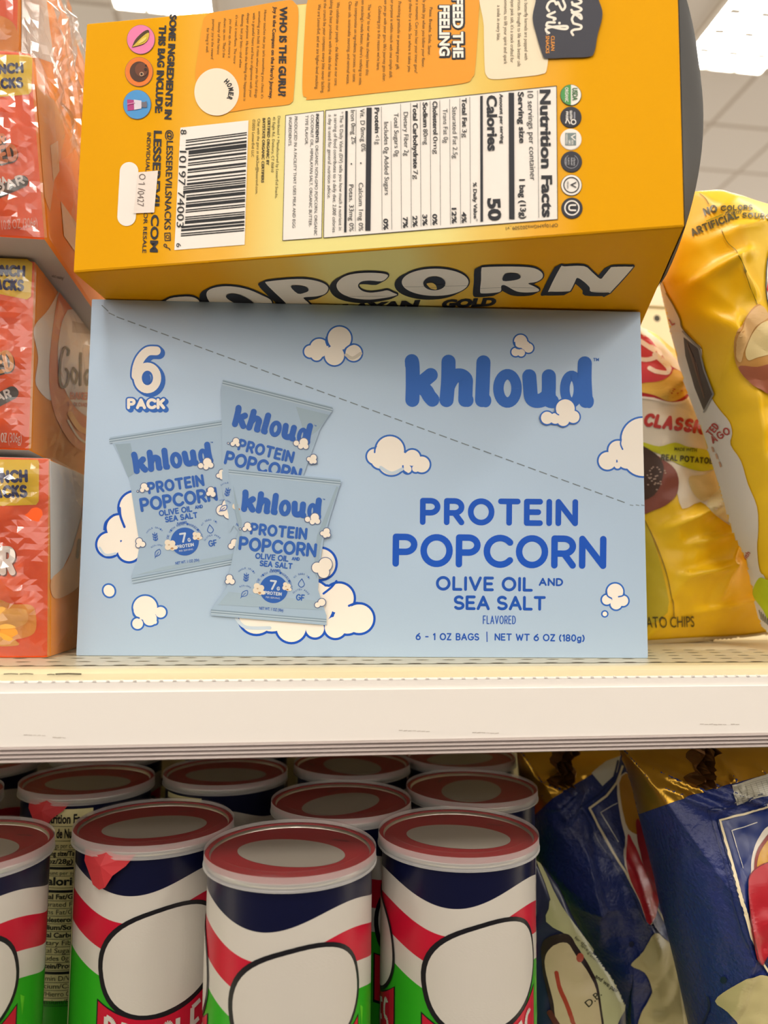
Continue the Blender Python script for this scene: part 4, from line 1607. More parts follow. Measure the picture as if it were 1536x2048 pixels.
a.poly([(235, 560), (400, 700), (430, 900), (360, 1180), (330, 1400), (292, 1300)], '#E2A24C', 0)
a.poly([(330, 960), (380, 930), (390, 1130), (350, 1200)], '#E3DCD6', 1)
a.poly([(400, 1330), (520, 1500), (520, 1700), (420, 1560)], '#D9D3CE', 1)
a.build('side_print', ty, sm)
a = Art().crop(3.305, 0, 0)
a.text("who's snacking?", (340, 1830), (420, 1848), 20, '#4A4644', 0)
a.build('base_print', ty, plane_map((0, 0, cc[0].z), (0, 0, -1)))
wrap_sheet('plastic_wrap', ty, [cc[1] + Vector((.001, -.002, 0)), cc[2], cc[6], cc[5] + Vector((.001, -.002, 0))], 22, 22, .003, 21, .004, FILMS)
wrap_sheet('plastic_wrap', ty, [cc[0], cc[1] + Vector((.001, 0, .001)), cc[5] + Vector((.001, 0, 0)), cc[4]], 40, 34, .0028, 23, .0015)
wrap_sheet('plastic_wrap', ty, [on_y(112, 330, .385), on_y(166, 285, .4165), on_y(128, -30, .4165), on_y(100, -30, .385)], 14, 34, .003, 37, .001)
# topmost carton
ty, cc = cracker_box('topmost orange cracker carton of the wrapped stack, cut by the picture corner', DR + .2558, DR + .3485, .3842, -.1364, -.1386, .16)
fm, sm = cracker_maps(cc)
a = Art().crop(3.305, 0, 0)
a.poly(spline([(-30, 120), (60, 130), (110, 200), (115, 330), (-30, 340)], 4, True), '#F0942A', 0)
a.build('front_print', ty, fm)
a = Art().crop(3.305, 0, 0)
a.poly([(140, -60), (300, -60), (330, 200), (360, 420), (140, 345)], '#D8CFC8', 0)
for k in range(26):
    a.stroke([(158 + k * .6, -20 + k * 14), (160 + k * .6, -14 + k * 14)], 3, '#8A8078', 1)
a.build('side_print', ty, sm)
wrap_sheet('plastic_wrap', ty, [cc[1] + Vector((.001, -.002, -.0)), cc[2], cc[6], cc[5] + Vector((.001, -.002, 0))], 22, 22, .003, 31, .005)
wrap_sheet('plastic_wrap', ty, [cc[0], cc[1] + Vector((.001, 0, .001)), cc[5] + Vector((.001, 0, 0)), cc[4]], 40, 34, .0028, 33, .0015)

# ================================================================== CHIP BAGS
def resample(pts, n):
    L = [0]
    for i in range(len(pts)):
        L.append(L[-1] + math.dist(pts[i], pts[(i + 1) % len(pts)]))
    out = []
    k = 0
    for j in range(n):
        s = L[-1] * j / n
        while L[k + 1] < s:
            k += 1
        t = (s - L[k]) / (L[k + 1] - L[k])
        p, q = pts[k], pts[(k + 1) % len(pts)]
        out.append((p[0] + (q[0] - p[0]) * t, p[1] + (q[1] - p[1]) * t))
    return out


def pillow(name, parent, outline, depth, T, mat, seed, folds=(), yaw=0.0, center=None, amp=.003, tilt=0.0, N=240, K=64, back=.8, freq=26, sharp=.62):
    """A filled foil bag: its seam outline stands in an upright plane at the given depth; front and back swell away from it."""
    cx = sum(p[0] for p in outline) / len(outline)
    cy = sum(p[1] for p in outline) / len(outline)
    if center:
        cx, cy = center
    pl_p = on_y(cx, cy, depth)
    n = Vector((math.sin(yaw), -math.cos(yaw) * math.cos(tilt), math.sin(tilt))).normalized()
    ring = resample(outline, N)
    vs, fs = [], []

    def level(side):
        out = []
        for k in range(K + 1):
            s = 1 - k / K
            row = []
            for j, (x, y) in enumerate(ring):
                qx, qy = cx + (x - cx) * s, cy + (y - cy) * s
                P = on_plane(qx, qy, pl_p, n)
                h = (1 - s ** 2.4) ** sharp
                e = 1 - s ** 6
                q = P * freq + Vector((seed * 7.7, 0, 0))
                w = (noise.noise(q) + .55 * abs(noise.noise(q * 2.1)) + .25 * noise.noise(q * 4.7)) * amp * e
                for (x0, y0, x1, y1, am, wd) in folds:
                    if side < 0:
                        break
                    dx, dy = x1 - x0, y1 - y0
                    ll = math.hypot(dx, dy)
                    t = ((qx - x0) * dx + (qy - y0) * dy) / ll ** 2
                    pe = ((qx - x0) * dy - (qy - y0) * dx) / ll
                    tt = max(0, min(1, t))
                    en = math.exp(-((t - tt) * ll / wd) ** 2)
                    prof = math.exp(-abs(pe) / wd) if pe < 0 else math.exp(-(pe / (wd * .45)) ** 2)
                    w += am * en * prof * (.35 + .65 * math.sin(math.pi * (.15 + .7 * tt))) * e
                d = (T * h + w) if side > 0 else -(T * back * h)
                row.append(P + n * d)
            out.append(row)
        return out
    F, B = level(1), level(-1)
    base = {}
    for j in range(N):
        base[('s', j)] = len(vs)
        vs.append(F[0][j])
    for nm_, G, flip in (('f', F, False), ('b', B, True)):
        idx = [[base[('s', j)] for j in range(N)]]
        for k in range(1, K):
            r_ = []
            for j in range(N):
                r_.append(len(vs))
                vs.append(G[k][j])
            idx.append(r_)
        tip = len(vs)
        vs.append(sum(G[K], Vector()) / N)
        for k in range(K - 1):
            for j in range(N):
                q = (idx[k][j], idx[k][(j + 1) % N], idx[k + 1][(j + 1) % N], idx[k + 1][j])
                fs.append(tuple(reversed(q)) if flip else q)
        for j in range(N):
            q = (idx[K - 1][j], idx[K - 1][(j + 1) % N], tip)
            fs.append(tuple(reversed(q)) if flip else q)
    o = obj(name, vs, fs, mat, parent, smooth=True)
    bvh = BVHTree.FromPolygons(vs, fs)
    return o, surf_map(bvh)


FOILY = dict(rough=.46, coat=.1, spec=.4)
YBAG = M('#EFC010', **FOILY)


def BG(k=2.179, ox=1240, oy=380):
    a_ = Art().crop(k, ox, oy)
    a_.mat_kw = FOILY
    return a_


# nearest yellow bag
out1 = [(1372, 392), (1420, 388), (1540, 424), (1700, 470), (1860, 560), (1870, 900), (1850, 1180), (1700, 1262), (1560, 1292), (1532, 1262), (1520, 1200), (1503, 1130), (1475, 1075),
        (1455, 1010), (1432, 930), (1405, 845), (1380, 780), (1360, 715), (1340, 640), (1322, 560), (1330, 480)]
bag1 = thing('chip_bag', 'yellow chip bag nearest the right edge, leaning over the bag reading classic', 'bag', on_y(1560, 1270, .4), 0, 'yellow chip bags beside the blue box')
folds = [(1338, 606, 1415, 572, .013, 20), (1400, 585, 1425, 640, .008, 16), (1352, 650, 1395, 720, .008, 26), (1395, 700, 1390, 800, .008, 26), (1400, 520, 1490, 500, .008, 22), (1372, 480, 1440, 430, .006, 18),
         (1440, 830, 1462, 960, .007, 22), (1490, 870, 1570, 840, .009, 26), (1490, 1010, 1580, 960, .008, 24), (1540, 640, 1500, 760, .007, 34), (1505, 1090, 1560, 1060, .007, 20), (1470, 940, 1500, 900, .006, 16)]
b1, m1 = pillow('pouch', bag1, out1, .412, .049, YBAG, 2, folds, yaw=R(-6), amp=.0045, sharp=.5, back=.45)
a = BG()
a.poly(spline([(182, 398), (205, 450), (235, 500), (265, 560), (275, 600), (330, 660), (360, 690), (358, 760), (372, 820), (400, 900), (440, 960), (480, 1010), (492, 1060), (485, 1110), (530, 1180), (560, 1280), (600, 1380),
       (605, 1480), (600, 1560), (612, 1660), (640, 1700), (690, 1900), (500, 1900), (420, 1400), (300, 1000), (150, 600), (130, 400)], 3, True), '#DDD2C6', 0)
a.stroke(spline([(205, 450), (235, 500), (265, 560), (275, 600), (330, 660), (360, 690)], 4), 4, '#7A6A1A', 1)
a.poly([(282, 640), (345, 690), (358, 720), (410, 890), (370, 960), (330, 860), (290, 720)], '#4A3A34', 1)
a.stroke([(280, 615), (350, 690), (372, 780), (412, 888), (372, 965)], 7, '#8A847E', 2)
for k in range(5):
    a.stroke([(300 + k * 9, 670 + k * 20), (340 + k * 8, 800 + k * 26)], 5, '#6A4A3A', 2)
a.build('side_print', bag1, m1)
a = BG()
a.stext('NO', (372, 116), (430, 96), 34, 8, '#4A4414', 1, gap=.4)
a.stext('COLORS', (440, 94), (575, 92), 24, 5.5, '#4A4414', 1, gap=.4)
a.text('from', (458, 112), (528, 106), 17, '#4A4414', 1, .5, .4)
a.stroke([(378, 138), (448, 108)], 3, '#6E8A1E', 1)
a.stroke([(535, 104), (595, 104)], 2.5, '#6E6A1E', 1)
a.stext('ARTIFICIAL', (318, 206), (520, 124), 34, 7.5, '#4A4414', 1, gap=.4)
a.stext('SOURCES', (530, 126), (700, 134), 24, 5.5, '#4A4414', 1, gap=.4)
a.smooth([(350, 18), (375, 40), (388, 64)], 3.5, '#8A7412', 1)
a.smooth([(445, 178), (470, 230), (510, 272), (545, 350), (575, 440), (600, 510)], 3.5, '#8A7412', 1)
a.build('claim_lettering', bag1, m1)
a = BG()
a.poly(spline([(632, 530), (600, 500), (545, 560), (505, 640), (498, 720), (520, 780), (580, 850), (650, 890), (760, 900), (760, 500), (660, 540)], 4, True), '#C9924A', 1)
a.poly(spline([(600, 510), (630, 520), (640, 560), (590, 600), (545, 690), (530, 750), (505, 720), (515, 640), (550, 560)], 4, True), '#E0B67A', 2)
a.poly(spline([(640, 575), (590, 610), (550, 690), (560, 740), (600, 730), (680, 700), (720, 600)], 4, True), '#E6CF94', 2)
a.poly(spline([(520, 770), (600, 770), (700, 760), (740, 880), (650, 890), (580, 850)], 4, True), '#A05A3E', 3)
a.build('potato_picture', bag1, m1, label='printed cut potato')
a = BG()
a.ell(665, 390, 34, 150, '#4A4A3A', 2)
a.ell(665, 390, 30, 145, '#F3EBDA', 3)
a.poly([(640, 390), (700, 370), (700, 480), (650, 470), (636, 440)], '#C8242A', 4)
a.build('logo_print', bag1, m1)
a = BG()
a.stext('TED', (405, 1075), (440, 1030), 34, 6, '#B03A34', 2, gap=.4)
a.stext('AGO', (412, 1105), (490, 1058), 34, 6, '#B03A34', 2, gap=.4)
for k, (x, y) in enumerate(((408, 1120), (425, 1150), (440, 1185))):
    a.stroke([(x, y), (x + 6, y + 18)], 7, '#C99A7A', 2)
a.build('side_lettering', bag1, m1)
a = BG()
a.text('L', (232, 590), (246, 582), 30, '#B03A34', 2, 1)
a.build('side_lettering', bag1, m1)
a = BG()
a.text('with', (548, 1620), (574, 1580), 20, '#B03A34', 2, .6)
a.build('side_lettering', bag1, m1)
a = BG()
a.poly(spline([(612, 1690), (660, 1700), (760, 1700), (760, 1960), (670, 1900), (630, 1830), (585, 1760)], 4, True), '#B8C41E', 2)
for k in range(6):
    a.stroke([(625 + k * 7, 1870 + k * 6), (615 + k * 9, 1830 + k * 9)], 3, '#2E3412', 3)
a.build('corner_print', bag1, m1)
# bag reading CLASSIC, standing behind
out2 = [(1236, 640), (1290, 664), (1320, 690), (1352, 742), (1385, 812), (1450, 900), (1530, 985), (1600, 1100), (1600, 1240), (1540, 1268), (1420, 1280), (1300, 1301), (1250, 1304), (1240, 1100), (1236, 800)]
bag2 = thing('chip_bag', 'white and yellow chip bag reading classic, standing between the blue box and the nearest bag', 'bag', on_y(1400, 1285, .48), 0, 'yellow chip bags beside the blue box')
folds = [(1330, 760, 1290, 800, .007, 20), (1395, 1000, 1455, 960, .011, 20), (1300, 1055, 1400, 1000, .011, 20), (1320, 1150, 1395, 1132, .009, 16), (1400, 1060, 1380, 1180, .007, 22), (1300, 880, 1420, 900, .004, 26),
         (1330, 1090, 1390, 1075, .006, 14), (1420, 1040, 1440, 1120, .006, 20), (1360, 1220, 1480, 1190, .006, 20)]
b2, m2 = pillow('pouch', bag2, out2, .4845, .034, YBAG, 5, folds, yaw=R(6), amp=.0045, sharp=.5, back=.6)
a = BG()
a.poly(spline([(60, 600), (120, 620), (200, 690), (260, 770), (320, 880), (420, 1010), (560, 1150), (600, 1300), (560, 1440), (500, 1470), (420, 1420), (350, 1360), (270, 1390), (230, 1300), (100, 1420), (60, 1420)], 3, True), '#E4D6C2', 0)
a.poly(spline([(50, 880), (60, 640), (110, 640), (150, 680), (210, 760), (270, 800), (310, 850), (290, 910), (220, 932), (150, 905)], 4, True), '#B0202A', 1)
a.poly(spline([(50, 870), (100, 830), (180, 800), (250, 790), (300, 850), (280, 900), (220, 922), (150, 895)], 4, True), '#DDB04A', 2)
a.smooth([(50, 900), (150, 912), (230, 930), (290, 915), (306, 870)], 10, '#F0E4D8', 2)
a.poly(spline([(50, 640), (120, 650), (180, 730), (230, 790), (190, 830), (120, 840), (50, 830)], 4, True), '#C93A4A', 3)
a.smooth([(90, 660), (130, 690), (170, 720), (130, 740), (95, 740)], 20, '#F2E6E2', 4)
a.smooth([(150, 720), (205, 770), (210, 800), (160, 795), (130, 780)], 18, '#F2E6E2', 4)
a.build('logo_print', bag2, m2)
a = BG()
a.stext('CLASSIC', (100, 1030), (372, 1068), 60, 15, '#B8322C', 2, shear=.12, gap=.42)
a.build('variety_lettering', bag2, m2, label='red word classic')
a = BG()
a.poly(spline([(100, 1100), (170, 1118), (240, 1100), (300, 1120), (400, 1140), (430, 1180), (410, 1215), (340, 1225), (250, 1195), (170, 1150), (120, 1130)], 4, True), '#C9C51E', 2)
a.text('MADE WITH', (235, 1135), (330, 1142), 15, '#4A4414', 3, 1)
a.stext('REAL POTATOES', (178, 1180), (418, 1197), 28, 6, '#4A4414', 3, gap=.42)
a.poly(spline([(60, 1110), (110, 1120), (180, 1170), (240, 1220), (255, 1290), (230, 1350), (150, 1395), (60, 1400)], 4, True), '#8A4A3C', 2)
a.poly(spline([(60, 1110), (110, 1120), (170, 1165), (190, 1230), (150, 1330), (60, 1340)], 4, True), '#4A3228', 3)
for k in range(26):
    rr = random.Random(k)
    a.ell(155 + rr.gauss(0, 18), 1250 + rr.gauss(0, 22), 4, 3, '#B89A88', 4)
a.poly(spline([(300, 1250), (370, 1240), (440, 1200), (450, 1260), (410, 1330), (360, 1360), (310, 1310)], 4, True), '#D9C48E', 2)
a.poly(spline([(380, 1370), (440, 1300), (500, 1380), (505, 1460), (440, 1430)], 4, True), '#D9CB9C', 2)
a.build('potato_picture', bag2, m2, label='printed potatoes under a green ribbon')
a = BG()
a.text('POTATO CHIPS', (40, 1910), (322, 1900), 46, '#4A3C0C', 2, .3)
a.smooth([(110, 1440), (160, 1550), (200, 1660), (225, 1780), (232, 1860)], 4, '#8A6A10', 2)
a.poly(spline([(60, 1470), (110, 1450), (150, 1540), (190, 1680), (205, 1840), (60, 1880)], 3, True), '#C2A81A', 1)
a.smooth([(90, 1968), (300, 1955), (520, 1945), (640, 1930)], 18, '#CDB88A', 2)
a.build('base_lettering', bag2, m2)
# bag far behind, crumpled top showing
out3 = [(1300, 700), (1335, 698), (1362, 700), (1400, 690), (1440, 720), (1480, 800), (1480, 1100), (1300, 1180), (1270, 900)]
bag3 = thing('chip_bag', 'crumpled yellow bag top peeping out behind the classic bag, before the pegboard', 'bag', on_y(1380, 1180, .612), 0, 'yellow chip bags beside the blue box')
b3, m3 = pillow('pouch', bag3, out3, .612, .026, YBAG, 9, [(1340, 720, 1380, 712, .006, 10), (1350, 745, 1395, 735, .006, 10)], amp=.006, freq=50, N=90, K=26)
a = BG()
a.poly(spline([(270, 790), (300, 760), (340, 900), (330, 960), (290, 880)], 4, True), '#EBDCCB', 1)
a.smooth([(262, 800), (290, 770)], 14, '#D8482E', 2)
a.smooth([(290, 870), (320, 930)], 14, '#D8482E', 2)
a.build('logo_print', bag3, m3)

# ---- lower right: blue bags with gold foil tops
FOILB = dict(rough=.32, coat=.3, spec=.5)
GOLD = dict(rough=.28, metal=.85)
BLU = M('#1E2D6C', rough=.4, coat=.15, spec=.5, bump=.5, bscale=420)
CRM = '#C9BD86'


def BL_(kw=FOILB):
    a_ = Art().crop(2.7626, 980, 1480)
    a_.mat_kw = kw
    return a_


def q7(L):
    return [(980 + x / 2.7626, 1480 + y / 2.7626) for x, y in L]


GOLDM = M('#B98A2E', **GOLD)
outA = q7([(720, 40), (900, 20), (1200, 10), (1600, 20), (1900, 60), (2100, 500), (2150, 1200), (2100, 2000), (1900, 2300), (1250, 2320), (1180, 1900), (1110, 1569), (1050, 1300), (1000, 1100), (960, 950), (930, 800), (870, 560), (830, 400), (790, 230)])
bagA = thing('chip_bag', 'dark blue bag with gold foil top nearest the lower right corner', 'bag', on_y(1560, 2200, .40), 0, 'blue and gold bags on the lower shelf')
foldA = [(1310, 1640, 1330, 1900, .004, 24), (1440, 1560, 1405, 1500, .009, 12), (1380, 1640, 1420, 1830, .005, 30), (1360, 1530, 1470, 1572, .010, 12), (1270, 1515, 1400, 1562, .011, 13), (1420, 1850, 1400, 1960, .004, 22),
         (1290, 1545, 1380, 1580, .008, 10), (1480, 1520, 1536, 1555, .009, 12), (1330, 1505, 1400, 1530, .007, 10)]
bA, mA = pillow('pouch', bagA, outA, .415, .045, BLU, 14, foldA, yaw=R(-8), amp=.004, sharp=.5)
a = BL_(GOLD)
gold = [(700, -60), (1900, -60), (1900, 100), (1700, 150), (1536, 190), (1330, 245), (1130, 300), (830, 408), (740, 430)]
a.poly(gold, M('#C79A3A', **GOLD), 0)
a.build('foil_top', bagA, mA, label='crinkled gold foil top')
a = BL_()
a.poly([(1335, 255), (1536, 190), (1700, 150), (1700, 330), (1536, 310), (1360, 358)], '#C9C6B8', 1)
for k in range(9):
    a.stroke([(1345 + k * 30, 268 - k * 9 + 8), (1370 + k * 30, 350 - k * 9)], 2.2, '#8A877C', 2)
    a.stroke([(1345, 270 + k * 10), (1600, 190 + k * 12)], 2.2, '#A5A294', 2)
for off, w_, col in ((0, 22, '#1A2A5E'), (-1, 12, '#E8D9B4')):
    a.stroke([(1800, 330), (1536, 360), (1400, 410), (1262 - off, 440 + off), (1290, 540), (1330, 680), (1380, 860), (1410, 960), (1440, 1080), (1475, 1180), (1540, 1290), (1700, 1400)], w_, col, 1 - off)
a.stroke([(1205, 385), (1350, 372), (1500, 300)], 10, '#14245A', 1)
a.stroke([(1205, 385), (1235, 480), (1290, 660), (1345, 900), (1400, 1090), (1470, 1230)], 5, '#14245A', 1)
a.poly([(1275, 450), (1420, 415), (1600, 370), (1600, 1300), (1480, 1160), (1400, 900), (1330, 640)], '#1B2F70', 1)
a.stroke([(1470, 455), (1330, 500), (1360, 600), (1392, 705)], 5, '#D9D5CC', 3)
a.build('crest_print', bagA, mA)
a = BL_()
a.poly(spline([(1440, 720), (1450, 620), (1480, 540), (1536, 470), (1700, 400), (1700, 1000), (1450, 900)], 4, True), '#E3DACB', 2)
a.poly(spline([(1455, 720), (1465, 630), (1500, 560), (1560, 490), (1700, 420), (1700, 1000), (1460, 900)], 4, True), '#8A2A20', 3)
a.poly(spline([(1470, 700), (1480, 640), (1510, 580), (1570, 510), (1700, 450), (1700, 800), (1480, 740)], 4, True), '#C9942A', 4)
a.poly(spline([(1412, 850), (1425, 760), (1470, 700), (1545, 670), (1700, 640), (1700, 1200), (1560, 1160), (1478, 1235), (1440, 1080), (1418, 960)], 4, True), '#B5222E', 5)
a.stroke(spline([(1536, 672), (1470, 705), (1428, 760), (1412, 850), (1420, 960), (1445, 1090), (1478, 1232), (1520, 1195)], 4), 4, '#6A1418', 6)
a.smooth([(1550, 700), (1535, 650), (1550, 620)], 14, '#D84A6A', 6)
a.build('logo_print', bagA, mA, label='red and golden banner emblem')
a = BL_()
a.poly(spline([(1250, 1440), (1330, 1370), (1460, 1300), (1520, 1298), (1600, 1330), (1700, 1340), (1700, 1700), (1420, 1700), (1380, 1580), (1320, 1500)], 3, True), '#C2B684', 2)
a.ell(1295, 1322, 18, 20, '#141C3A', 2)
a.smooth([(1180, 1569), (1215, 1480), (1210, 1420)], 12, '#1A2244', 1)
a.build('lower_print', bagA, mA)
# left blue bag, behind
outB = q7([(150, 40), (400, 10), (700, 30), (900, 60), (1000, 300), (1100, 800), (1250, 1500), (1260, 2200), (760, 2320), (700, 1900), (690, 1569), (560, 1250), (420, 960), (330, 800), (245, 640), (215, 430), (170, 250)])
bagB = thing('chip_bag', 'dark blue bag with gold foil top between the cans and the corner bag', 'bag', on_y(1250, 2200, .5), 0, 'blue and gold bags on the lower shelf')
foldB = [(1125, 1555, 1075, 1592, .010, 10), (1142, 1560, 1105, 1605, .010, 10), (1130, 1650, 1160, 1820, .006, 26), (1200, 1650, 1260, 1840, .006, 30), (1180, 1760, 1120, 1770, .005, 24),
         (1010, 1520, 1060, 1570, .008, 10), (1060, 1540, 1110, 1560, .008, 9), (1150, 1530, 1200, 1520, .007, 10)]
bB, mB = pillow('pouch', bagB, outB, .515, .04, BLU, 19, foldB, yaw=R(-4), amp=.005, sharp=.5)
a = BL_(GOLD)
a.poly([(100, -60), (1000, -60), (1000, 100), (720, 90), (560, 190), (350, 322), (220, 440), (140, 440)], M('#C79A3A', **GOLD), 0)
a.build('foil_top', bagB, mB, label='crinkled gold foil top')
a = BL_()
a.poly([(560, 185), (640, 120), (720, 90), (700, 180), (620, 255)], '#C9C6B8', 1)
for off, w_, col in ((0, 22, '#14245A'), (-1, 12, '#DDD0B0')):
    a.stroke([(730, 150), (700, 235), (640, 310), (545 - off, 378 + off), (600, 480), (680, 620), (745, 720), (830, 880), (885, 1010)], w_, col, 1 - off)
a.stroke([(500, 372), (600, 300), (680, 220), (705, 120)], 12, '#14245A', 1)
a.stroke([(500, 372), (600, 560), (760, 800), (880, 1060)], 6, '#14245A', 1)
a.stroke([(700, 350), (612, 402), (660, 480), (708, 562)], 5, '#C9C8C8', 3)
a.poly(spline([(700, 240), (770, 190), (830, 420), (880, 640), (920, 850), (880, 1010), (830, 900), (745, 690), (740, 540), (720, 440)], 3, True), '#DDD2C0', 3)
a.poly(spline([(712, 240), (770, 200), (830, 420), (850, 520), (800, 520), (745, 460)], 3, True), '#A8741E', 4)
a.poly(spline([(748, 560), (770, 530), (860, 740), (925, 860), (880, 1012), (830, 890), (760, 720)], 3, True), '#B5222E', 5)
a.poly(spline([(800, 470), (830, 470), (920, 830), (890, 820), (830, 660)], 3, True), '#8A1C26', 6)
a.poly(spline([(905, 900), (960, 980), (1010, 1080), (1010, 1130), (940, 1080), (890, 1000)], 3, True), '#1B2F70', 3)
a.smooth([(905, 905), (950, 985), (1005, 1065)], 10, '#C9C2A8', 4)
a.build('crest_print', bagB, mB)
a = BL_()
a.poly(spline([(780, 1240), (850, 1160), (905, 1065), (960, 1100), (1010, 1120), (1120, 1480), (1120, 1700), (830, 1700), (820, 1540), (880, 1420), (890, 1370), (850, 1280)], 3, True), '#C2B684', 2)
a.stroke([(1000, 1150), (1045, 1330), (1070, 1560)], 10, '#E0D5AE', 3)
a.ell(780, 1125, 14, 16, '#141C3A', 2)
a.build('lower_print', bagB, mB)
# pale bag low behind them
outC = q7([(235, 650), (300, 700), (370, 790), (450, 960), (560, 1150), (660, 1290), (745, 1450), (760, 1800), (700, 2250), (250, 2250), (200, 1600), (200, 1000)])
bagC = thing('chip_bag', 'pale cream printed bag low between the front cans and the blue bags', 'bag', on_y(1130, 2150, .47), 0, 'blue and gold bags on the lower shelf')
bC, mC = pillow('pouch', bagC, outC, .452, .012, M('#23294A', **FOILB), 23, [], amp=.003, N=90, K=26, back=.5)
a = BL_()
a.poly(spline([(240, 640), (300, 730), (360, 860), (420, 960), (560, 1150), (660, 1290), (745, 1450), (700, 1569), (690, 1700), (560, 1700), (600, 1500), (560, 1300), (450, 1100), (310, 1000), (330, 880)], 3, True), '#B9B98C', 1)
a.poly(spline([(290, 1120), (350, 1075), (430, 1070), (480, 1150), (550, 1260), (600, 1400), (610, 1700), (380, 1700), (330, 1450), (290, 1250)], 4, True), '#2A1E1C', 2)
a.poly(spline([(305, 1190), (350, 1130), (420, 1115), (470, 1190), (540, 1290), (590, 1420), (600, 1700), (400, 1700), (350, 1450), (310, 1280)], 4, True), '#C6B690', 3)
a.smooth([(365, 1280), (380, 1360), (420, 1450), (460, 1569)], 22, '#A8402C', 4)
a.ell(490, 1200, 20, 26, '#A84A34', 4)
a.smooth([(330, 1500), (390, 1600)], 30, '#5A2A22', 4)
a.text('and we pair', (570, 1310), (690, 1400), 22, '#2A2A1E', 4, .5)
a.text('D.B.', (540, 1470), (612, 1405), 34, '#3A3A2A', 4, .6)
for k in range(3):
    a.text(('for the', 'love of', 'a snack')[k], (455 + 35 * k, 1090 + 45 * k), (520 + 35 * k, 1145 + 45 * k), 14, '#3A3A2A', 4)
a.build('panel_print', bagC, mC)
# crumpled pinched foil ends under the shelf lip
for bagX, (x0, y0), dY in ((bagA, (1405, 1530), .385), (bagB, (1128, 1530), .485)):
    vs, fs = [], []
    n_, m_ = 7, 12
    for j in range(m_ + 1):
        for i in range(n_ + 1):
            P = on_y(x0 - 20 + 40 * i / n_ + 6 * math.sin(j), y0 - 36 + 78 * j / m_, dY)
            P.y += .006 * math.sin(i * 2.3 + j * .7) + random.uniform(-.003, .003)
            vs.append(P)
    for j in range(m_):
        for i in range(n_):
            k_ = j * (n_ + 1) + i
            fs.append((k_, k_ + 1, k_ + n_ + 2, k_ + n_ + 1))
    o = obj('pinched_seal', vs, fs, M('#6B4620', rough=.35, metal=.6), bagX)
    md = o.modifiers.new('thickness', 'SOLIDIFY')
    md.thickness = .0006
    o['label'] = 'brown crumpled seal strip'

# ================================================================== SNACK CANS
ZC = 1.1185                                    # lower shelf top
HT = .262                                     # height to the top of the lid
RC, RL = .0372, .039
NAVY = M('#0C1030', rough=.28, coat=.3)
CWH = M('#C9C3BA', rough=.4, coat=.1)
CRED = M('#BC1230', rough=.35, coat=.2)
CGRN = M('#2FA01E', rough=.35, coat=.2)
CGRN2 = M('#5DBB2A', rough=.35, coat=.2)
METAL = M('#C9C3BA', rough=.3, metal=.9)
FOIL = M('#8E1C22', rough=.5)
TABM = M('#C4363C', rough=.5)
LIDM = film_material('lid_plastic', base=.012, rough=.3, gain=.08, milk=.02)
LIDS = film_material('lid_skirt', base=.05, rough=.3, gain=.2, milk=.32)
CBLK = M('#17161C', rough=.35, coat=.2)


def cpt(th, z, r=RC):
    return (r * math.sin(R(th)), -r * math.cos(R(th)), HT + z)


def band(curve_lo, curve_hi, m, vs, fs, idx, mi, n=144):
    b = len(vs)
    for i in range(n):
        t = 360 * i / n - 180
        vs.append(cpt(t, curve_lo(t)))
        vs.append(cpt(t, curve_hi(t)))
    for i in range(n):
        j = (i + 1) % n
        fs.append((b + 2 * i, b + 2 * j, b + 2 * j + 1, b + 2 * i + 1))
        idx.append(mi)


def wave(z0, am):
    return lambda t: (z0 - am * math.cos(R(3 * (t + 25)))) / 1000


def cyl_art(name, parent, polys):
    """polys: (points in (angle, mm), material, layer) laid on the can wall."""
    vs, fs, idx, mats = [], [], [], []
    for pi_, (pts, m, L) in enumerate(polys):
        if m not in mats:
            mats.append(m)
        tris = [[pts[i] for i in t] for t in tessellate_polygon([[Vector((p[0], p[1], 0)) for p in pts]])] if len(pts) > 3 else [list(pts)]
        while tris:
            t = tris.pop()
            ls = [abs(t[i][0] - t[(i + 1) % 3][0]) for i in range(3)]
            k = ls.index(max(ls))
            if ls[k] > 4:
                i, j, o2 = t[k], t[(k + 1) % 3], t[(k + 2) % 3]
                md = ((i[0] + j[0]) / 2, (i[1] + j[1]) / 2)
                tris += [[i, md, o2], [md, j, o2]]
                continue
            b = len(vs)
            vs += [cpt(a_, z / 1000, RC + .00012 + .00010 * (L + pi_ % 9 * .09)) for a_, z in t]
            fs.append((b, b + 1, b + 2))
            idx.append(mats.index(m))
    return obj(name, [tuple(v) for v in vs], fs, mats, parent, idx, smooth=True)


def el_pts(c0, z0, rx, rz, rot, n=48, sq=2.3):
    out = []
    for i in range(n):
        t = 2 * math.pi * i / n
        cx_, sx_ = math.cos(t), math.sin(t)
        x = rx * math.copysign(abs(cx_) ** (2 / sq), cx_)
        y = rz * math.copysign(abs(sx_) ** (2 / sq), sx_)
        c_, s_ = math.cos(R(rot)), math.sin(R(rot))
        mmx, mmy = x * c_ - y * s_, x * s_ + y * c_
        out.append((c0 + mmx / (RC * 1000) * 180 / math.pi, z0 + mmy))
    return out


def stroke_polys(pts, w, m, L):
    """Round-ended strokes in (angle, mm) space."""
    k = RC * 1000 * math.pi / 180
    out = []
    for i in range(len(pts) - 1):
        (x0, y0), (x1, y1) = pts[i], pts[i + 1]
        dx, dy = (x1 - x0) * k, y1 - y0
        d = math.hypot(dx, dy) or 1e-9
        nx, ny = -dy / d * w / 2 / k, dx / d * w / 2
        out.append(([(x0 + nx, y0 + ny), (x1 + nx, y1 + ny), (x1 - nx, y1 - ny), (x0 - nx, y0 - ny)], m, L))
    return out


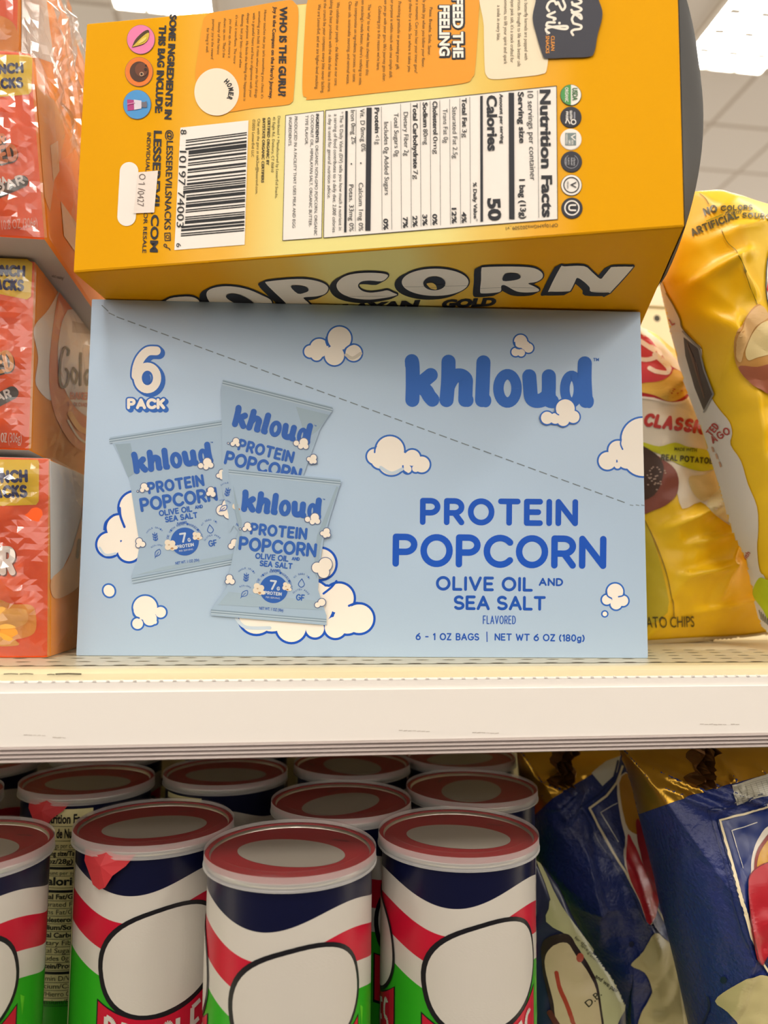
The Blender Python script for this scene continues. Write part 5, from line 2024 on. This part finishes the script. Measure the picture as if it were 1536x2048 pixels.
def snack_can(label, variant, tab=None, lid_rot=0.0):
    t = thing('snack_can', label, 'can', (0, 0, 0), 0, 'crisp cans on the lower shelf')
    vs, fs, idx = [], [], []
    w1, w2, w3, w4 = wave(-19.8, 4), wave(-31.6, 4.2), wave(-45.8, 4), wave(-57.5, 4.2)
    band(w1, lambda q: -.003, 0, vs, fs, idx, 0)
    band(w2, w1, 0, vs, fs, idx, 1)
    band(w3, w2, 0, vs, fs, idx, 2)
    band(w4, w3, 0, vs, fs, idx, 1)
    band(lambda q: -.25, w4, 0, vs, fs, idx, 3)
    n = 64
    b = len(vs)
    for i in range(n):
        vs.append(cpt(360 * i / n, -.25))
    for r_, z in ((RC + .001, -.2505), (RC + .001, -HT), ):
        for i in range(n):
            vs.append(cpt(360 * i / n, z, r_))
    for k in range(2):
        for i in range(n):
            j = (i + 1) % n
            fs.append((b + (k + 1) * n + i, b + (k + 1) * n + j, b + k * n + j, b + k * n + i))
            idx.append(4)
    fs.append(tuple(b + 2 * n + i for i in range(n)))
    idx.append(4)
    body = obj('body', vs, fs, [NAVY, CWH, CRED, CGRN, METAL], t, idx, smooth=True)
    smooth_by_angle(body, 40)
    # green shard pattern
    rn = random.Random(3)
    sh = []
    for k in range(46):
        th, z = rn.uniform(-180, 180), rn.uniform(-108, -58)
        if z > w4(th) * 1000 - 9:
            continue
        sh.append(([(th + rn.uniform(-9, 9), z + rn.uniform(-7, 7)) for _ in range(3)], CGRN2, 0))
    cyl_art('shard_pattern', body, sh)
    cents = [0, -118] if variant == 'two' else [0]
    if variant == 'table':
        cents = [128]
    for c0 in cents:
        cyl_art('badge_print', t, [(el_pts(c0, -53, 30.5, 23.5, 13), CBLK, 3), (el_pts(c0 + .6, -53, 28.4, 21.6, 13), CWH, 4)])
        top = lambda q: -76.5 + 9.5 * (q / 46) ** 2 + 2.5 * q / 46
        N_ = 24
        ang = [-47 + 94 * i / N_ for i in range(N_ + 1)]
        strip = [(c0 + q, top(q)) for q in ang] + [(c0 + q, top(q) - 24) for q in reversed(ang)]
        strip2 = [(c0 + q * .975, top(q) - .9) for q in ang] + [(c0 + q * .975, top(q) - 23) for q in reversed(ang)]
        pol = []
        for i in range(N_):
            pol.append(([strip[i], strip[i + 1], strip[2 * N_ - i], strip[2 * N_ + 1 - i]], CBLK, 1))
            pol.append(([strip2[i], strip2[i + 1], strip2[2 * N_ - i], strip2[2 * N_ + 1 - i]], CRED, 2))
        word = 'PRINGLES'
        x = -40.0
        wid = dict(I=2.5)
        for ch_ in word:
            w_ = wid.get(ch_, 7.6)
            g = GLY[ch_]
            for st in g[1]:
                pts = []
                for gx, gy in st:
                    q = x + 1.4 + (gx / g[0] if g[0] else 0) * (w_ - 1.0)
                    pts.append((c0 + q, top(q) - 19.5 + 15.5 * gy))
                pol += stroke_polys(pts, 2.1, CWH, 5)
            x += w_ + 3.2
        cyl_art('banner_print', t, pol)
    # nutrition table
    c0 = {'two': 120, 'one': -108, 'table': 12}[variant]
    CP = M('#E6DDA6', rough=.4)
    pol = [([(c0 - 24, -9.5), (c0 + 22, -9.5), (c0 + 22, -112), (c0 - 24, -112)], CP, 1)]
    cyl = []
    z = -12
    rows = [('Nutrition Facts', 6.0, 1.1), ('Datos de Nutricion', 6.0, 1.1), ('6 servings per container', 3.2, .35), ('Serving size/Tamano', 3.2, .6), ('(1 oz/28g) (A', 3.2, .6), ('', 2, 0), ('Amount per serving', 2.4, .5), ('Calories', 5.2, 1.1), ('', 2, 0),
            ('Total Fat/Grasa', 3.1, .6), ('Saturated Fat/G', 3.1, .35), ('Trans Fat/Grasa', 3.1, .35), ('Cholesterol/Col', 3.1, .6), ('Sodium/Sodio', 3.1, .6), ('Total Carbohyd', 3.1, .6), ('Dietary Fiber/F', 3.1, .35), ('Total Sugars/A', 3.1, .35),
            ('Includes 0g Add', 3.1, .35), ('Protein/Proteina', 3.1, .6), ('', 2, 0), ('Vitamin D/Vitam', 3.1, .35), ('Calcium/Calcio', 3.1, .35), ('Iron/Hierro 0.1mg', 3.1, .35), ('Potassium/Potas', 3.1, .35)]
    for s, h, w_ in rows:
        if not s:
            pol.append(([(c0 - 22, z - .3), (c0 + 20, z - .3), (c0 + 20, z - 1.7), (c0 - 22, z - 1.7)], CBLK, 3))
            z -= 2.4
            continue
        v, f = glyph_mesh(s, 1.6 if w_ > .5 else 0)
        x0, x1 = min(p[0] for p in v), max(p[0] for p in v)
        ln = min(42, 1.15 * h * (x1 - x0) / CAP * .9 * 1.5)
        for tri in f:
            pol.append(([(c0 - 22 + (v[i][0] - x0) / (x1 - x0) * ln, z - h * .86 + v[i][1] / CAP * h * .8) for i in tri], CBLK, 3))
        pol.append(([(c0 - 22, z - h * 1.12), (c0 + 20, z - h * 1.12), (c0 + 20, z - h * 1.12 - .25), (c0 - 22, z - h * 1.12 - .25)], CBLK, 3))
        z -= h * 1.32
    cyl_art('nutrition_table', t, pol)['label'] = 'yellow nutrition table with black print'
    # metal rim, foil seal, clear lid
    n = 72
    prof = [(RC, -.0065), (RC + .0012, -.006), (RC + .0014, -.0045), (RC + .0010, -.0032), (RC - .0008, -.0032), (RC - .0012, -.0048)]
    vs, fs = [], []
    for i in range(n):
        for r_, z_ in prof:
            vs.append(cpt(360 * i / n, z_, r_))
    k = len(prof)
    for i in range(n):
        j = (i + 1) % n
        for q in range(k - 1):
            fs.append((i * k + q, j * k + q, j * k + q + 1, i * k + q + 1))
    obj('metal_rim', vs, fs, METAL, t, smooth=True)
    vs = [cpt(0, -.0046, 0)] + [cpt(360 * i / n, -.0046, RC - .0010) for i in range(n)] + [cpt(360 * i / n, -.0026, RC - .0004) for i in range(n)] + [cpt(360 * i / n, -.0026, RC + .0012) for i in range(n)] + [cpt(360 * i / n, -.0040, RC + .0017) for i in range(n)]
    fs = [(0, 1 + i, 1 + (i + 1) % n) for i in range(n)]
    for q in (0, 1, 2):
        for i in range(n):
            fs.append((1 + q * n + i, 1 + (q + 1) * n + i, 1 + (q + 1) * n + (i + 1) % n, 1 + q * n + (i + 1) % n))
    foil = obj('foil_seal', vs, fs, FOIL, t)
    foil['label'] = 'red foil seal'
    c_, s_ = math.cos(lid_rot), math.sin(lid_rot)
    vs, fs, idx = [], [], []
    for rx, ry, dz in ((.0255, .0175, 0),):
        b = len(vs)
        for i in range(48):
            q = 2 * math.pi * i / 48
            x, y = rx * math.cos(q), ry * math.sin(q)
            vs.append((x * c_ - y * s_, x * s_ + y * c_, HT - .00445 + dz))
        fs.append(tuple(range(b, b + 48)))
    obj('oval_print', vs, fs, M('#958D83', rough=.5), foil)
    vs, fs = [], []
    for st_, (ox, oy) in (('Pringles', (.012, .0215)),):
        v, f = glyph_mesh(st_, 1.4, .3)
        b = len(vs)
        for x, y in v:
            X, Y = ox + x * .0028, oy + y * .0028
            vs.append((X * c_ - Y * s_, X * s_ + Y * c_, HT - .00445))
        fs += [tuple(b + i for i in q) for q in f]
    obj('lid_lettering', vs, fs, M('#5A1A1E', rough=.5), foil)
    vs, fs, idx = [], [], []
    prof = [(.0, -.0012), (RL - .0052, -.0012), (RL - .0042, -.0003), (RL - .0030, 0), (RL - .0012, -.0002), (RL, -.0012), (RL + .0001, -.0064), (RL + .0004, -.0067), (RL + .0004, -.0074), (RL - .0006, -.0074)]
    for r_, z_ in prof[1:]:
        for i in range(n):
            vs.append(cpt(360 * i / n, z_, r_))
    tip = len(vs)
    vs.append(cpt(0, -.0012, 0))
    for i in range(n):
        fs.append((tip, i, (i + 1) % n))
        idx.append(0)
    for q in range(len(prof) - 2):
        for i in range(n):
            j = (i + 1) % n
            fs.append((q * n + i, (q + 1) * n + i, (q + 1) * n + j, q * n + j))
            idx.append(1 if q >= 4 else 0)
    o = obj('lid', vs, fs, [LIDM, LIDS], t, idx, smooth=True)
    smooth_by_angle(o, 35)
    o['label'] = 'translucent plastic lid'
    if tab is not None:
        vs, fs = [], []
        P_ = [(-17, -4, .0008), (-15, -10, .0022), (-10, -14, .0024), (-6, -19.5, .002), (0, -21, .0024), (5, -19.5, .003), (10, -14, .003), (18, -10, .0016), (24, -5, .0012), (26, -3.5, .0008)]
        for a_, z, o_ in P_:
            vs.append(cpt(tab + a_, z / 1000, RC + o_ + .0002))
        c0_ = len(vs)
        vs.append(cpt(tab + 2, -.010, RC + .0042))
        vs.append(cpt(tab + 4, -.0035, RC + .0014))
        for i in range(len(P_) - 1):
            fs.append((i, i + 1, c0_))
        fs.append((len(P_) - 1, c0_ + 1, c0_))
        fs.append((c0_ + 1, 0, c0_))
        o = obj('pull_tab', vs, fs, TABM, t)
        md = o.modifiers.new('thickness', 'SOLIDIFY')
        md.thickness = .0004
        o['label'] = 'red foil pull tab hanging below the lid'
    for ch_ in t.children:
        ch_.matrix_parent_inverse = Matrix.Identity(4)
        for g in ch_.children:
            g.matrix_parent_inverse = Matrix.Identity(4)
    return t


def put(t, x, y, rot):
    t.location = (x, y, ZC)
    t.rotation_euler = (0, 0, R(rot))


can = snack_can('crisp can nearest the camera, third along the front row', 'two', None, R(-28))
put(can, .007, .3675, 5)
can_tab = snack_can('front-row crisp can with a red pull tab hanging under its clear lid', 'one', -46, R(-8))
put(can_tab, -.0605, .4125, 18)
can_nut = snack_can('rear crisp can turned to its yellow nutrition table, red tab hanging', 'table', -8, R(8))
put(can_nut, -.1145, .503, -16)
dup(can, (.0885, .3815, ZC), R(8), 'front-row crisp can standing right beside the blue bags')
dup(can, (-.1425, .388, ZC), R(14), 'front-row crisp can cut off by the photo edge at far left')
dup(can, (.036, .443, ZC), R(70), 'second-row crisp can seen between the nearest can and its right-hand neighbour')
dup(can, (.1155, .4625, ZC), R(95), 'second-row crisp can directly behind the one beside the blue bags')
dup(can, (-.0325, .515, ZC), R(200), 'rear crisp can in the shade directly behind the pull-tab can')
dup(can, (.05, .53, ZC), R(140), 'third-row crisp can, only its lid showing under the middle of the shelf lip')
dup(can, (.128, .545, ZC), R(230), 'rearmost crisp can, lid sliver beside the gold foil bag')
dup(can, (-.196, .478, ZC), R(60), 'rear crisp can at the left photo edge, behind the front-row cut-off can')

for k_, (x_, y_) in enumerate(((-.12, .584), (-.03, .5965), (.058, .6125), (-.2, .562), (.14, .645), (-.21, .648))):
    dup(can, (x_, y_, ZC), R(40 + 70 * k_), 'crisp can of the deep back rows, hidden in the dark under the shelf')
bpy.data.objects.remove(_fobj)
bpy.data.curves.remove(_fcurve)
